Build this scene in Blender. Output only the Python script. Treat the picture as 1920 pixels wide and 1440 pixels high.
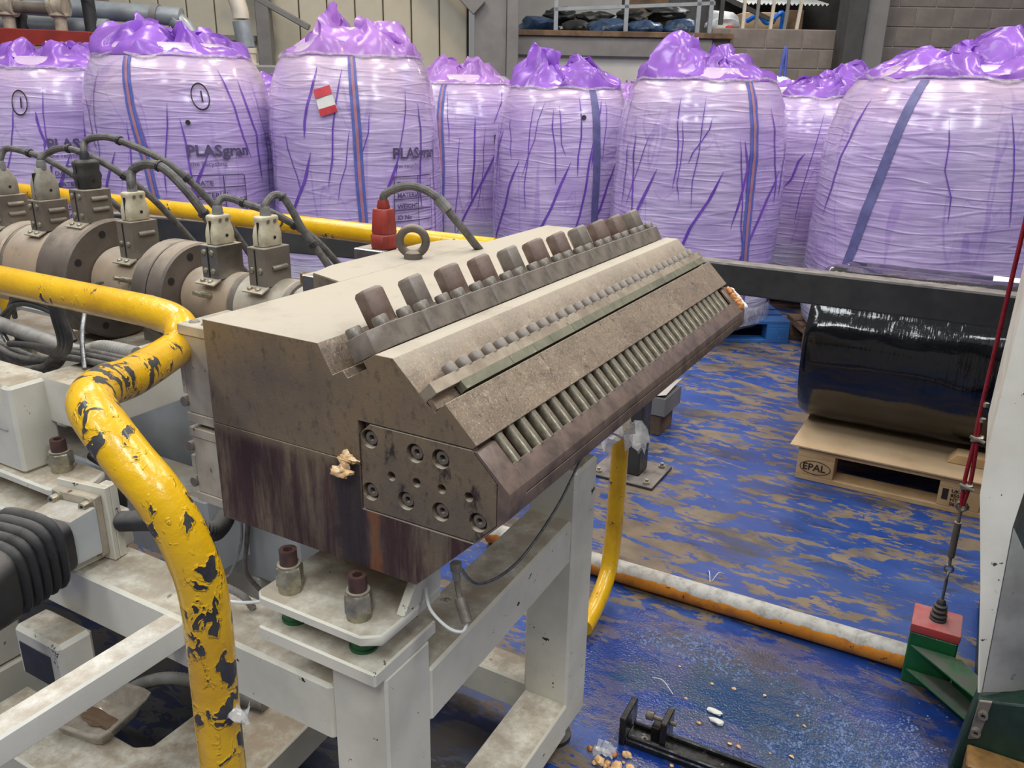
import bpy, bmesh, math, random
from mathutils import Vector, Matrix, noise

for o in list(bpy.data.objects): bpy.data.objects.remove(o)
SC = bpy.context.scene
COL = SC.collection
R_ = math.radians

# ------------------------------------------------------------------ camera
TH, PITCH, ROLL = R_(29.2629), R_(19.5526), R_(-1.0763)
CAM = Vector((.9621, -.7935, 1.5))
FWD = Vector((-math.sin(TH), math.cos(TH), 0)); RGT = Vector((math.cos(TH), math.sin(TH), 0))
def make_camera():
    fw = FWD * math.cos(PITCH) + Vector((0, 0, -math.sin(PITCH)))
    dn = -RGT.cross(fw)
    r2 = RGT * math.cos(ROLL) + dn * math.sin(ROLL); d2 = -RGT * math.sin(ROLL) + dn * math.cos(ROLL)
    cd = bpy.data.cameras.new('camera'); cd.sensor_width = 36; cd.lens = 1555.3 / 1920 * 36
    cd.clip_start = .02; cd.clip_end = 200
    co = bpy.data.objects.new('camera', cd); COL.objects.link(co)
    m = Matrix((r2, -d2, -fw)).transposed().to_4x4(); m.translation = CAM
    co.matrix_world = m; SC.camera = co
make_camera()

# ------------------------------------------------------------------ room axes: u to the right, v into the hall, seen from above
def RC(u, v, z): return Vector((CAM.x, CAM.y, 0)) + RGT * u + FWD * v + Vector((0, 0, z))

# ------------------------------------------------------------------ world, lights, exposure
def make_light():
    w = bpy.data.worlds.new('hall_air'); SC.world = w; w.use_nodes = True
    w.node_tree.nodes['Background'].inputs[0].default_value = (.88, .88, .88, 1)
    w.node_tree.nodes['Background'].inputs[1].default_value = .27
    def area(name, loc, sx, sy, power, col, rz=0, tilt=0):
        d = bpy.data.lights.new(name, 'AREA'); d.shape = 'RECTANGLE'; d.size = sx; d.size_y = sy
        d.energy = power; d.color = col
        o = bpy.data.objects.new(name, d); COL.objects.link(o); o.location = loc; o.rotation_euler = (tilt, 0, rz)
    # roof lights of the hall (cool daylight) in two rows, a front fill row added behind the camera, warm high-bay lamps between
    for i, (u, v) in enumerate(((-3.6, -2.6), (0, -2.6), (3.6, -2.6), (-4.6, 2.2), (-1.2, 2.0), (2.4, 2.0), (-3.0, 6.6), (.9, 6.6), (4.6, 6.6))):
        area('roof_and_fill_light', RC(u, v, 6.2), 1.1, 2.6, 190 if i < 3 else 118, (.93, .97, 1.0), TH)
    for i, (u, v) in enumerate(((-3.4, 4.2), (.6, 4.0), (3.6, 3.6), (-1.4, 8.6), (2.6, 8.8))):
        area('high_bay_lamp', RC(u, v, 5.2), .55, .55, 46, (1.0, .76, .48), TH)
    SC.view_settings.view_transform = 'Standard'; SC.view_settings.look = 'None'
    SC.view_settings.exposure = -0.12; SC.view_settings.gamma = 1.0; SC.view_settings.use_curve_mapping = False
make_light()

# ------------------------------------------------------------------ mesh helpers
ORG = {}
def V(*a): return Vector(a)
class G:
    def __init__(s): s.v = []; s.f = []
    def add(s, vs, fs):
        n = len(s.v); s.v += [tuple(v) for v in vs]; s.f += [tuple(i + n for i in f) for f in fs]; return s
    def box(s, x0, y0, z0, x1, y1, z1):
        vs = [(x, y, z) for z in (z0, z1) for y in (y0, y1) for x in (x0, x1)]
        return s.add(vs, [(0, 2, 3, 1), (4, 5, 7, 6), (0, 1, 5, 4), (2, 6, 7, 3), (0, 4, 6, 2), (1, 3, 7, 5)])
    def obox(s, c, ax, ay, az):            # centre and three half-axis vectors
        c = Vector(c); ax = Vector(ax); ay = Vector(ay); az = Vector(az)
        vs = [c + ax * x + ay * y + az * z for z in (-1, 1) for y in (-1, 1) for x in (-1, 1)]
        return s.add(vs, [(0, 2, 3, 1), (4, 5, 7, 6), (0, 1, 5, 4), (2, 6, 7, 3), (0, 4, 6, 2), (1, 3, 7, 5)])
    def beam(s, p, q, w, h, up=(0, 0, 1)):
        p = Vector(p); q = Vector(q); d = q - p; t = d.normalized(); side = t.cross(Vector(up)).normalized(); u = side.cross(t)
        return s.obox((p + q) / 2, d / 2, side * w / 2, u * h / 2)
    def prism(s, pts, lo, hi, fn):          # polygon pts (a,b) extruded from lo to hi; fn(a,b,t) -> point
        n = len(pts); vs = [fn(a, b, lo) for a, b in pts] + [fn(a, b, hi) for a, b in pts]
        fs = [tuple(range(n)), tuple(range(2 * n - 1, n - 1, -1))] + [(i, i + n, (i + 1) % n + n, (i + 1) % n) for i in range(n)]
        return s.add(vs, fs)
    def py(s, pts, y0, y1): return s.prism(pts, y0, y1, lambda a, b, t: (a, t, b))
    def pz(s, pts, z0, z1): return s.prism(pts, z0, z1, lambda a, b, t: (a, b, t))
    def px(s, pts, x0, x1): return s.prism(pts, x0, x1, lambda a, b, t: (t, a, b))
    def lathe(s, p, d, prof, n=20, ph=0, caps=True):
        p = Vector(p); d = Vector(d).normalized(); a = d.orthogonal().normalized(); b = d.cross(a)
        vs = []; fs = []
        for t, r in prof:
            for i in range(n):
                an = ph + 2 * math.pi * i / n; vs.append(p + d * t + (a * math.cos(an) + b * math.sin(an)) * r)
        for k in range(len(prof) - 1):
            for i in range(n):
                j = (i + 1) % n; fs.append((k * n + i, k * n + j, (k + 1) * n + j, (k + 1) * n + i))
        if caps: fs.append(tuple(range(n - 1, -1, -1))); m = (len(prof) - 1) * n; fs.append(tuple(range(m, m + n)))
        return s.add(vs, fs)
    def cyl(s, p, q, r, r2=None, n=16, ph=0):
        p = Vector(p); q = Vector(q); d = q - p
        return s.lathe(p, d, [(0, r), (d.length, r if r2 is None else r2)], n, ph)
    def tube(s, path, r, n=10, caps=True):
        P = [Vector(p) for p in path]; m = len(P); rr = r if isinstance(r, (list, tuple)) else [r] * m
        T = [(P[min(i + 1, m - 1)] - P[max(i - 1, 0)]).normalized() for i in range(m)]
        a = T[0].orthogonal().normalized(); vs = []; fs = []
        for i in range(m):
            a = (a - T[i] * a.dot(T[i])).normalized(); b = T[i].cross(a)
            for k in range(n):
                an = 2 * math.pi * k / n; vs.append(P[i] + (a * math.cos(an) + b * math.sin(an)) * rr[i])
        for i in range(m - 1):
            for k in range(n):
                j = (k + 1) % n; fs.append((i * n + k, i * n + j, (i + 1) * n + j, (i + 1) * n + k))
        if caps: fs.append(tuple(range(n - 1, -1, -1))); fs.append(tuple(range((m - 1) * n, m * n)))
        return s.add(vs, fs)
    def grid(s, rows, closed=False):        # rows of points joined into a sheet
        n = len(rows[0]); vs = [p for r in rows for p in r]; fs = []
        for i in range(len(rows) - 1):
            for k in range(n if closed else n - 1):
                j = (k + 1) % n; fs.append((i * n + k, i * n + j, (i + 1) * n + j, (i + 1) * n + k))
        return s.add(vs, fs)
    def blob(s, c, r, seed=0, amp=.35, sub=2, sx=1, sy=1, sz=1):
        bm = bmesh.new(); bmesh.ops.create_icosphere(bm, subdivisions=sub, radius=1)
        c = Vector(c); vs = []
        for v in bm.verts:
            k = 1 + amp * noise.noise(v.co * 1.7 + Vector((seed * 3.1, seed * 1.7, seed)))
            vs.append(c + Vector((v.co.x * sx, v.co.y * sy, v.co.z * sz)) * r * k)
        fs = [[v.index for v in f.verts] for f in bm.faces]; bm.free()
        return s.add(vs, fs)
    def mesh(s, mat, bevel=0, smooth=35, org=(0, 0, 0), seg=1, fixn=True):
        bm = bmesh.new(); o = Vector(org)
        bv = [bm.verts.new(Vector(v) - o) for v in s.v]
        for f in s.f:
            try: bm.faces.new([bv[i] for i in f])
            except ValueError: pass
        if fixn: bmesh.ops.recalc_face_normals(bm, faces=bm.faces)
        if bevel:
            es = [e for e in bm.edges if len(e.link_faces) == 2 and e.calc_face_angle(0) > .5]
            bmesh.ops.bevel(bm, geom=es, offset=bevel, segments=seg, profile=.7, affect='EDGES', clamp_overlap=True)
        me = bpy.data.meshes.new('mesh'); bm.to_mesh(me); bm.free()
        if smooth: me.shade_smooth(); me.set_sharp_from_angle(angle=R_(smooth))
        if mat: me.materials.append(mat)
        return me
    def build(s, name, mat, parent=None, bevel=0, smooth=35, seg=1, label=None, fixn=True):
        org = ORG[parent.name] if parent else s.base()
        me = s.mesh(mat, bevel, smooth, org, seg, fixn); me.name = name
        return link(name, me, parent, org, label)
    def base(s):
        xs = [v[0] for v in s.v]; ys = [v[1] for v in s.v]
        return Vector(((min(xs) + max(xs)) / 2, (min(ys) + max(ys)) / 2, min(v[2] for v in s.v)))
def link(name, me, parent, org, label=None):
    o = bpy.data.objects.new(name, me); COL.objects.link(o)
    if parent: o.parent = parent
    else: o.location = org
    ORG[o.name] = Vector(org)
    if label: o['label'] = label
    return o
def tag(o, label, cat, group=None, kind=None):
    o['label'] = label
    if cat: o['category'] = cat
    if group: o['group'] = group
    if kind: o['kind'] = kind
    return o
def struct(o, label=None):
    o['kind'] = 'structure'
    if label: o['label'] = label
    return o
def thing(name, label, cat, loc, group=None):
    o = bpy.data.objects.new(name, None); COL.objects.link(o); o.empty_display_size = .05
    o.location = loc; ORG[o.name] = Vector(loc)
    return tag(o, label, cat, group)
def inst(name, me, parent, loc, rot=None, scale=None, label=None):    # a part that shares mesh data, placed in world axes
    o = bpy.data.objects.new(name, me); COL.objects.link(o)
    p = ORG[parent.name] if parent else Vector((0, 0, 0))
    o.parent = parent; o.location = Vector(loc) - p
    if rot is not None: o.rotation_mode = 'QUATERNION'; o.rotation_quaternion = rot
    if scale: o.scale = scale
    ORG[o.name] = Vector(loc)
    if label: o['label'] = label
    return o
def curve_mesh(splines, t, mat, fn, smooth=35):        # flat plate with holes: first spline the outline, the rest holes; fn(a,b,h)->world
    cu = bpy.data.curves.new('c', 'CURVE'); cu.dimensions = '2D'; cu.fill_mode = 'BOTH'; cu.extrude = t / 2
    for pts in splines:
        sp = cu.splines.new('POLY'); sp.points.add(len(pts) - 1); sp.use_cyclic_u = True
        for i, (a, b) in enumerate(pts): sp.points[i].co = (a, b, 0, 1)
    return from_curve(cu, mat, fn, smooth)
def from_curve(cu, mat, fn, smooth=35):
    ob = bpy.data.objects.new('tmp', cu); me = bpy.data.meshes.new_from_object(ob)
    bpy.data.objects.remove(ob); bpy.data.curves.remove(cu)
    for v in me.vertices: v.co = fn(*v.co)
    bm = bmesh.new(); bm.from_mesh(me); bmesh.ops.remove_doubles(bm, verts=bm.verts, dist=1e-6); bmesh.ops.recalc_face_normals(bm, faces=bm.faces); bm.to_mesh(me); bm.free()
    if smooth: me.shade_smooth(); me.set_sharp_from_angle(angle=R_(smooth))
    me.materials.clear(); me.materials.append(mat)
    return me
def text_mesh(body, size, mat, fn, thick=0.0, align='LEFT', bold=0.0):
    cu = bpy.data.curves.new('t', 'FONT'); cu.body = body; cu.size = size; cu.align_x = align; cu.extrude = thick; cu.offset = bold; cu.resolution_u = 2
    return from_curve(cu, mat, fn, 0)
def circ(x, y, r, n=24, ph=0): return [(x + r * math.cos(ph + 2 * math.pi * i / n), y + r * math.sin(ph + 2 * math.pi * i / n)) for i in range(n)]
def spline(pts, n=8):                                   # Catmull-Rom through points
    P = [Vector(p) for p in pts]; out = []
    for i in range(len(P) - 1):
        p0 = P[max(i - 1, 0)]; p1 = P[i]; p2 = P[i + 1]; p3 = P[min(i + 2, len(P) - 1)]
        for k in range(n):
            t = k / n
            out.append(.5 * ((2 * p1) + (p2 - p0) * t + (2 * p0 - 5 * p1 + 4 * p2 - p3) * t * t + (3 * p1 - p0 - 3 * p2 + p3) * t ** 3))
    out.append(P[-1]); return out
def ribbed(path, r, pitch, amp):                        # corrugated conduit: (path, radii)
    P = spline(path, 12); L = [0]
    for a, b in zip(P, P[1:]): L.append(L[-1] + (b - a).length)
    n = int(L[-1] / pitch * 2); out = []; rr = []; k = 0
    for i in range(n + 1):
        d = L[-1] * i / n
        while k < len(L) - 2 and L[k + 1] < d: k += 1
        t = (d - L[k]) / max(1e-9, L[k + 1] - L[k]); out.append(P[k].lerp(P[k + 1], t)); rr.append(r + (amp if i % 2 else 0))
    return out, rr
def qz(a): return Matrix.Rotation(a, 3, 'Z').to_quaternion()

# ------------------------------------------------------------------ materials
def lin(c): return tuple(((x / 255) / 12.92 if x / 255 <= .04045 else ((x / 255 + .055) / 1.055) ** 2.4) for x in c) + (1,)
class N:                                                # small node-tree builder
    def __init__(s, name):
        s.m = bpy.data.materials.new(name); s.m.use_nodes = True; s.t = s.m.node_tree
        s.b = s.t.nodes['Principled BSDF']; s.out = s.t.nodes['Material Output']
    def n(s, typ, **k):
        nd = s.t.nodes.new(typ)
        for a, v in k.items():
            if a.startswith('i_'):
                key = a[2:]; key = int(key) if key.isdigit() else key.replace('_', ' ')
                s.set(nd.inputs[key], v)
            else: setattr(nd, a, v)
        return nd
    def set(s, sock, v):
        if isinstance(v, bpy.types.NodeSocket): s.t.links.new(v, sock)
        elif isinstance(v, bpy.types.Node): s.t.links.new(v.outputs[0], sock)
        else: sock.default_value = v
    def co(s, scale=(1, 1, 1), rot=(0, 0, 0), loc=(0, 0, 0)):
        tc = s.n('ShaderNodeTexCoord'); mp = s.n('ShaderNodeMapping')
        s.t.links.new(tc.outputs['Object'], mp.inputs[0]); mp.inputs['Scale'].default_value = scale; mp.inputs['Rotation'].default_value = rot; mp.inputs['Location'].default_value = loc
        return mp.outputs[0]
    def noise(s, scale, detail=4, rough=.6, vec=None, dist=0):
        nd = s.n('ShaderNodeTexNoise'); nd.inputs['Scale'].default_value = scale; nd.inputs['Detail'].default_value = detail
        nd.inputs['Roughness'].default_value = rough; nd.inputs['Distortion'].default_value = dist
        s.t.links.new(vec if vec else s.co(), nd.inputs['Vector']); return nd.outputs[0]
    def ramp(s, fac, lo, hi, a=0., b=1.):
        nd = s.n('ShaderNodeMapRange'); nd.clamp = True; nd.interpolation_type = 'SMOOTHSTEP'
        s.set(nd.inputs[0], fac); nd.inputs[1].default_value = lo; nd.inputs[2].default_value = hi; nd.inputs[3].default_value = a; nd.inputs[4].default_value = b
        return nd.outputs[0]
    def math(s, op, a, b=0.):
        nd = s.n('ShaderNodeMath', operation=op); s.set(nd.inputs[0], a); s.set(nd.inputs[1], b); return nd.outputs[0]
    def mix(s, f, a, b):
        nd = s.n('ShaderNodeMix', data_type='RGBA'); s.set(nd.inputs[0], f)
        s.set(nd.inputs[6], lin(a) if isinstance(a, tuple) and len(a) == 3 else a); s.set(nd.inputs[7], lin(b) if isinstance(b, tuple) and len(b) == 3 else b)
        return nd.outputs[2]
    def fmix(s, f, a, b):
        nd = s.n('ShaderNodeMix', data_type='FLOAT'); s.set(nd.inputs[0], f); s.set(nd.inputs[2], a); s.set(nd.inputs[3], b); return nd.outputs[0]
    def sep(s, vec=None):
        nd = s.n('ShaderNodeSeparateXYZ'); s.set(nd.inputs[0], vec if vec else s.co()); return nd.outputs
    def normal(s):
        g = s.n('ShaderNodeNewGeometry'); return s.sep(g.outputs['Normal'])
    def base(s, col, rough=.5, metal=0., **k):
        s.set(s.b.inputs['Base Color'], lin(col) if isinstance(col, tuple) else col); s.set(s.b.inputs['Roughness'], rough); s.set(s.b.inputs['Metallic'], metal)
        for a, v in k.items(): s.set(s.b.inputs[a.replace('_', ' ')], v)
        return s
    def bump(s, h, strength=.3, dist=.002):
        nd = s.n('ShaderNodeBump'); nd.inputs['Strength'].default_value = strength; nd.inputs['Distance'].default_value = dist
        s.set(nd.inputs['Height'], h); s.t.links.new(nd.outputs[0], s.b.inputs['Normal']); return s
MATS = {}
def simple(name, c1, c2=None, sc=8, rough=.5, metal=0, spot=None, sps=40, spt=(.62, .68), dust=None, dlo=.55, bump=.15, bsc=120, rv=.12, **k):
    if name in MATS: return MATS[name]
    m = N(name); c2 = c2 or tuple(int(x * .82) for x in c1)
    f = m.ramp(m.noise(sc, 5), .35, .68); col = m.mix(f, c1, c2)
    if spot: col = m.mix(m.ramp(m.noise(sps, 4, .7), spt[0], spt[1]), col, spot)
    ro = m.ramp(m.noise(sc * 3, 3), .3, .7, max(.02, rough - rv), min(1, rough + rv)); me = metal
    if dust:                                            # settled dust lies on faces that look up
        nz = m.normal()[2]; df = m.math('MULTIPLY', m.ramp(nz, dlo, .98), m.ramp(m.noise(14, 6, .7), .25, .62))
        col = m.mix(df, col, dust); ro = m.fmix(df, ro, .85)
        if metal: me = m.fmix(df, float(metal), 0.)
    m.base(col, ro, me, **k)
    if bump: m.bump(m.noise(bsc, 4, .7), bump)
    MATS[name] = m.m; return m.m
def mat_floor():
    m = N('worn_blue_floor_paint')
    st = m.co((1.3, 3.3, 1)); iso = m.co((1, 1, 1))
    n1 = m.noise(4.2, 8, .7, st, .5); n2 = m.noise(.9, 3, .5, iso); n3 = m.noise(16, 5, .7, m.co((1, 2.6, 1)))
    wear = m.math('ADD', m.math('MULTIPLY', n1, .62), m.math('ADD', m.math('MULTIPLY', n2, .3), m.math('MULTIPLY', n3, .22)))
    blue = m.mix(m.ramp(m.noise(3.2, 4, .6, m.co((1, 1.8, 1), loc=(3, 1, 0))), .35, .7), (32, 66, 138), (56, 84, 148))
    blue = m.mix(m.ramp(m.noise(5, 5, .6, m.co((1, 2, 1), loc=(9, 4, 0))), .58, .74), blue, (28, 40, 84))
    tan = m.mix(m.ramp(m.noise(7, 5), .3, .7), (130, 114, 94), (100, 88, 76))
    wf = m.ramp(wear, .566, .583)
    x, y, z = m.sep()
    # oily wet patch in front of the stand keeps its paint; its dirt darkens the colour
    dx = m.math('DIVIDE', m.math('SUBTRACT', x, .72), .62); dy = m.math('DIVIDE', m.math('SUBTRACT', y, 1.02), .34)
    rr = m.math('ADD', m.math('ADD', m.math('MULTIPLY', dx, dx), m.math('MULTIPLY', dy, dy)), m.math('MULTIPLY', m.math('SUBTRACT', m.noise(5, 4), .5), 1.6))
    wet = m.ramp(rr, 1.25, .75)
    blue = m.mix(m.math('MULTIPLY', wet, .7), blue, (12, 44, 118))
    wf = m.math('MULTIPLY', wf, m.fmix(wet, 1., .35))
    col = m.mix(wf, blue, tan)
    dirt = m.ramp(m.noise(2.1, 5, .65, m.co((1, 2.4, 1), loc=(5, 2, 0))), .50, .68)
    col = m.mix(m.math('MULTIPLY', dirt, .75), col, (56, 54, 56))
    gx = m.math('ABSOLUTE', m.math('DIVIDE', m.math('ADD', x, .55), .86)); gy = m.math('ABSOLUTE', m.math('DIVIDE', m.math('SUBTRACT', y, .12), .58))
    gr = m.ramp(m.math('ADD', m.math('MAXIMUM', gx, gy), m.math('MULTIPLY', m.math('SUBTRACT', m.noise(4, 5, .65), .5), .7)), 1.1, .9)   # shade beneath the extruder painted into the floor colour, with black oil grime
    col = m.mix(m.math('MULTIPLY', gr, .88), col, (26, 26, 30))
    pud = m.ramp(m.math('ADD', rr, m.math('MULTIPLY', m.noise(2.4, 2), .4)), .62, .40)
    col = m.mix(m.math('MULTIPLY', pud, .55), col, (14, 62, 78))
    ro = m.fmix(wet, m.fmix(wf, .34, .62), .16)
    m.base(col, ro, 0., Specular_IOR_Level=.5)
    h = m.math('ADD', m.math('ADD', m.noise(60, 5, .7), m.math('MULTIPLY', wf, -.7)), m.math('MULTIPLY', m.math('MULTIPLY', m.noise(150, 2, .5), wet), 2.5)); m.bump(h, .3, .002)
    return m.m
def mat_yellow():
    m = N('chipped_yellow_paint')
    x, y, z = m.sep()
    n1 = m.noise(48, 3, .55, m.co((1, 1, .7)), .5); n2 = m.noise(13, 2, .5, m.co(loc=(2, 3, 1)))
    f = m.math('ADD', m.math('MULTIPLY', n1, .65), m.math('MULTIPLY', n2, .42))
    worn = m.math('MULTIPLY', m.ramp(x, -.12, .08), m.ramp(y, .02, -.12)) # the near bend and post are knocked about most
    thr = m.math('ADD', f, m.math('MULTIPLY', worn, .10))
    chip = m.ramp(thr, .690, .697)
    yel = m.mix(m.ramp(m.noise(9, 5), .4, .75), (226, 176, 16), (202, 150, 14))
    yel = m.mix(m.ramp(m.noise(3.3, 6, .7, m.co(loc=(7, 7, 2))), .6, .78), yel, (140, 108, 40))
    dk = m.mix(m.ramp(m.noise(30, 4), .4, .7), (62, 60, 60), (38, 38, 40))
    m.base(m.mix(chip, yel, dk), m.fmix(chip, .26, .5), 0., Coat_Weight=.25)
    h = m.math('SUBTRACT', m.math('ADD', m.math('MULTIPLY', m.noise(38, 4, .6), .8), m.math('MULTIPLY', m.ramp(thr, .64, .69), .5)), m.math('MULTIPLY', chip, 1.3))
    m.bump(h, .8, .003); return m.m
def mat_die(name, stain=0., oil=0.):
    m = N(name); x, y, z = m.sep()
    c = m.mix(m.ramp(m.noise(9, 6, .7), .32, .7), (146, 128, 108), (116, 100, 86))
    c = m.mix(m.ramp(m.noise(28, 6, .75, m.co(loc=(3, 0, 2))), .55, .72), c, (164, 150, 130))
    c = m.mix(m.ramp(m.noise(60, 3, .7, m.co(loc=(1, 5, 2))), .60, .70), c, (88, 74, 64))
    c = m.mix(m.math('MULTIPLY', m.ramp(m.noise(3.6, 5, .7, m.co(loc=(8, 2, 1))), .52, .70), .55), c, (104, 78, 62))
    c = m.mix(m.math('MULTIPLY', m.ramp(m.noise(34, 6, .8, m.co((1, .5, 1), loc=(2, 7, 3))), .50, .66), .45), c, (78, 70, 64))
    c = m.mix(m.math('MULTIPLY', m.ramp(m.noise(220, 3, .8, m.co(loc=(4, 4, 1))), .52, .64), .5), c, (70, 62, 56))
    c = m.mix(m.math('MULTIPLY', m.ramp(m.noise(240, 3, .8, m.co(loc=(9, 1, 6))), .56, .66), .5), c, (190, 176, 156))
    nn = m.normal()
    up = m.ramp(nn[2], .68, .97); df = m.math('MULTIPLY', up, m.ramp(m.noise(6, 6, .7), .12, .5))
    end = m.ramp(nn[1], -.6, -.9)                      # the end face carries heat tint and drips, not dust
    tint = m.mix(m.ramp(m.noise(5, 4, .6), .35, .7), (126, 108, 84), (98, 88, 78))
    tint = m.mix(m.ramp(m.noise(70, 4, .7, m.co((1, 1, .6))), .5, .75), tint, (80, 72, 66))
    c = m.mix(end, c, tint)
    if stain:                                          # polymer and oil run down from the parting line
        zz = m.ramp(z, .165, .140)
        s1 = m.noise(26, 5, .7, m.co((1, 1, .12))); s2 = m.noise(70, 4, .7, m.co((1, 1, .1), loc=(4, 0, 0)))
        f = m.math('MULTIPLY', m.math('MULTIPLY', zz, end), m.ramp(m.math('ADD', m.math('MULTIPLY', s1, .7), m.math('MULTIPLY', s2, .3)), .36, .58))
        c = m.mix(f, c, (62, 38, 40))
        d = m.math('ABSOLUTE', m.math('SUBTRACT', m.math('ADD', x, m.math('MULTIPLY', m.math('SUBTRACT', m.noise(14, 4), .5), .05)), .264))
        k = m.math('MULTIPLY', m.math('MULTIPLY', m.ramp(d, .036, .014), m.ramp(z, .178, .15)), end)
        c = m.mix(m.math('MULTIPLY', k, .85), c, (36, 29, 35))
        d2 = m.math('ABSOLUTE', m.math('SUBTRACT', m.math('ADD', x, m.math('MULTIPLY', m.math('SUBTRACT', m.noise(20, 4), .5), .03)), .304))
        k2 = m.math('MULTIPLY', m.math('MULTIPLY', m.ramp(d2, .013, .004), m.ramp(z, .19, .15)), end)
        c = m.mix(m.math('MULTIPLY', k2, .5), c, (140, 80, 30))
    if oil:
        f = m.math('MULTIPLY', m.ramp(m.noise(20, 5, .7, m.co((1, 1, .5), loc=(6, 1, 0))), .53, .64), end)
        c = m.mix(f, c, (48, 38, 38))
    c = m.mix(df, c, (176, 166, 150))
    ro = m.fmix(df, m.ramp(m.noise(18, 4), .3, .7, .38, .62), .9)
    m.base(c, ro, m.fmix(df, m.fmix(end, .3, .1), 0.))
    m.bump(m.math('ADD', m.noise(160, 5, .75), m.math('MULTIPLY', m.noise(24, 4), .6)), .5, .0016); return m.m
def mat_bag(seed):
    m = N('purple_film_bag'); x, y, z = m.sep(); L = (seed * 1.7, seed * .9, 0)
    c = m.mix(m.ramp(m.noise(2.2, 4, .6, m.co(loc=L)), .3, .7), (172, 150, 204), (194, 178, 216))
    fl = m.noise(1.7, 2, .45, m.co((1.6, 1.6, .42), rot=(.25, .2, 0), loc=L), .5)            # doubled film along the folds
    ln = m.ramp(m.math('ABSOLUTE', m.math('SUBTRACT', fl, .5)), .011, .004)
    fl2 = m.noise(2.6, 2, .4, m.co((1.5, 1.5, .5), rot=(-.3, .25, 0), loc=(seed, 4, 2)), .4)
    ln2 = m.ramp(m.math('ABSOLUTE', m.math('SUBTRACT', fl2, .52)), .008, .002)
    c = m.mix(m.math('MULTIPLY', m.math('MAXIMUM', ln, m.math('MULTIPLY', ln2, .8)), m.math('MULTIPLY', m.ramp(m.noise(1.6, 2, .5, m.co(loc=(3, seed, 1))), .40, .55), .35)), c, (124, 84, 184))
    sh = m.math('MULTIPLY', m.ramp(z, 1.1, 1.5), m.ramp(m.noise(3, 4, .6, m.co(loc=L)), .25, .6))        # clear wrap over pale sack at the shoulder
    c = m.mix(m.math('MULTIPLY', sh, .6), c, (206, 180, 196))
    lo = m.ramp(z, .42, .25); c = m.mix(m.math('MULTIPLY', lo, .7), c, (206, 206, 216))
    wr = m.noise(4, 2, .5, m.co((1.0, 1.0, 7), rot=(.05, .04, 0), loc=L), .3); fn = m.noise(30, 4, .7, m.co((1, 1, 2.4)))
    rdg = m.math('ABSOLUTE', m.math('SUBTRACT', m.noise(2.6, 1, .4, m.co((.8, .8, 8), rot=(.03, -.05, 0), loc=(seed, 1, 3))), .5))
    h = m.math('ADD', m.math('ADD', wr, m.math('MULTIPLY', fn, .1)), m.math('MULTIPLY', m.ramp(rdg, .09, 0.), .35))
    m.base(c, m.ramp(m.noise(9, 4), .3, .7, .2, .42), 0., Coat_Weight=.7, Coat_Roughness=.14, Specular_IOR_Level=.5)
    m.bump(h, .5, .012); return m.m
def mat_film(name, col, tr=.35, rough=.18):
    m = N(name); c = m.mix(m.ramp(m.noise(6, 4), .3, .7), col, tuple(min(255, int(v * 1.18)) for v in col))
    m.base(c, rough, 0., Transmission_Weight=0., Coat_Weight=.3, Coat_Roughness=.12)
    tl = m.n('ShaderNodeBsdfTranslucent'); m.set(tl.inputs[0], c); mx = m.n('ShaderNodeMixShader'); mx.inputs[0].default_value = tr
    m.t.links.new(m.b.outputs[0], mx.inputs[1]); m.t.links.new(tl.outputs[0], mx.inputs[2])
    m.t.links.new(mx.outputs[0], m.out.inputs[0]); m.bump(m.noise(14, 3, .6), .3, .006); return m.m
def mat_clear(name, col, alpha):
    m = N(name); m.base(col, .2, 0., Coat_Weight=.5); tp = m.n('ShaderNodeBsdfTransparent'); mx = m.n('ShaderNodeMixShader')
    m.set(mx.inputs[0], m.ramp(m.noise(30, 4), .3, .7, max(0, alpha - .2), min(1, alpha + .2)))
    m.t.links.new(tp.outputs[0], mx.inputs[1]); m.t.links.new(m.b.outputs[0], mx.inputs[2]); m.t.links.new(mx.outputs[0], m.out.inputs[0]); return m.m
def mat_blackfilm():
    m = N('black_stretch_film'); m.base((12, 13, 17), .14, 0., Coat_Weight=.5, Coat_Roughness=.05)
    m.bump(m.math('ADD', m.math('MULTIPLY', m.noise(4, 3, .6, m.co((5, .6, .6))), .7), m.math('MULTIPLY', m.noise(9, 4, .65), .45)), .5, .012); return m.m
def mat_pipe():
    m = N('orange_pipe_with_dried_scale'); nz = m.normal()[2]
    f = m.math('ADD', nz, m.math('MULTIPLY', m.math('SUBTRACT', m.noise(11, 5, .7), .5), 1.1)); k = m.ramp(f, .40, .48)
    o = m.mix(m.ramp(m.noise(16, 5, .7), .45, .7), (222, 140, 40), (176, 104, 36)); o = m.mix(m.ramp(m.noise(40, 4, .7), .62, .68), o, (62, 46, 34))
    w = m.mix(m.ramp(m.noise(30, 5, .7), .4, .7), (188, 186, 180), (150, 146, 140))
    m.base(m.mix(k, o, w), m.fmix(k, .38, .8)); m.bump(m.math('ADD', m.noise(60, 4), k), .3, .002); return m.m
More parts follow.
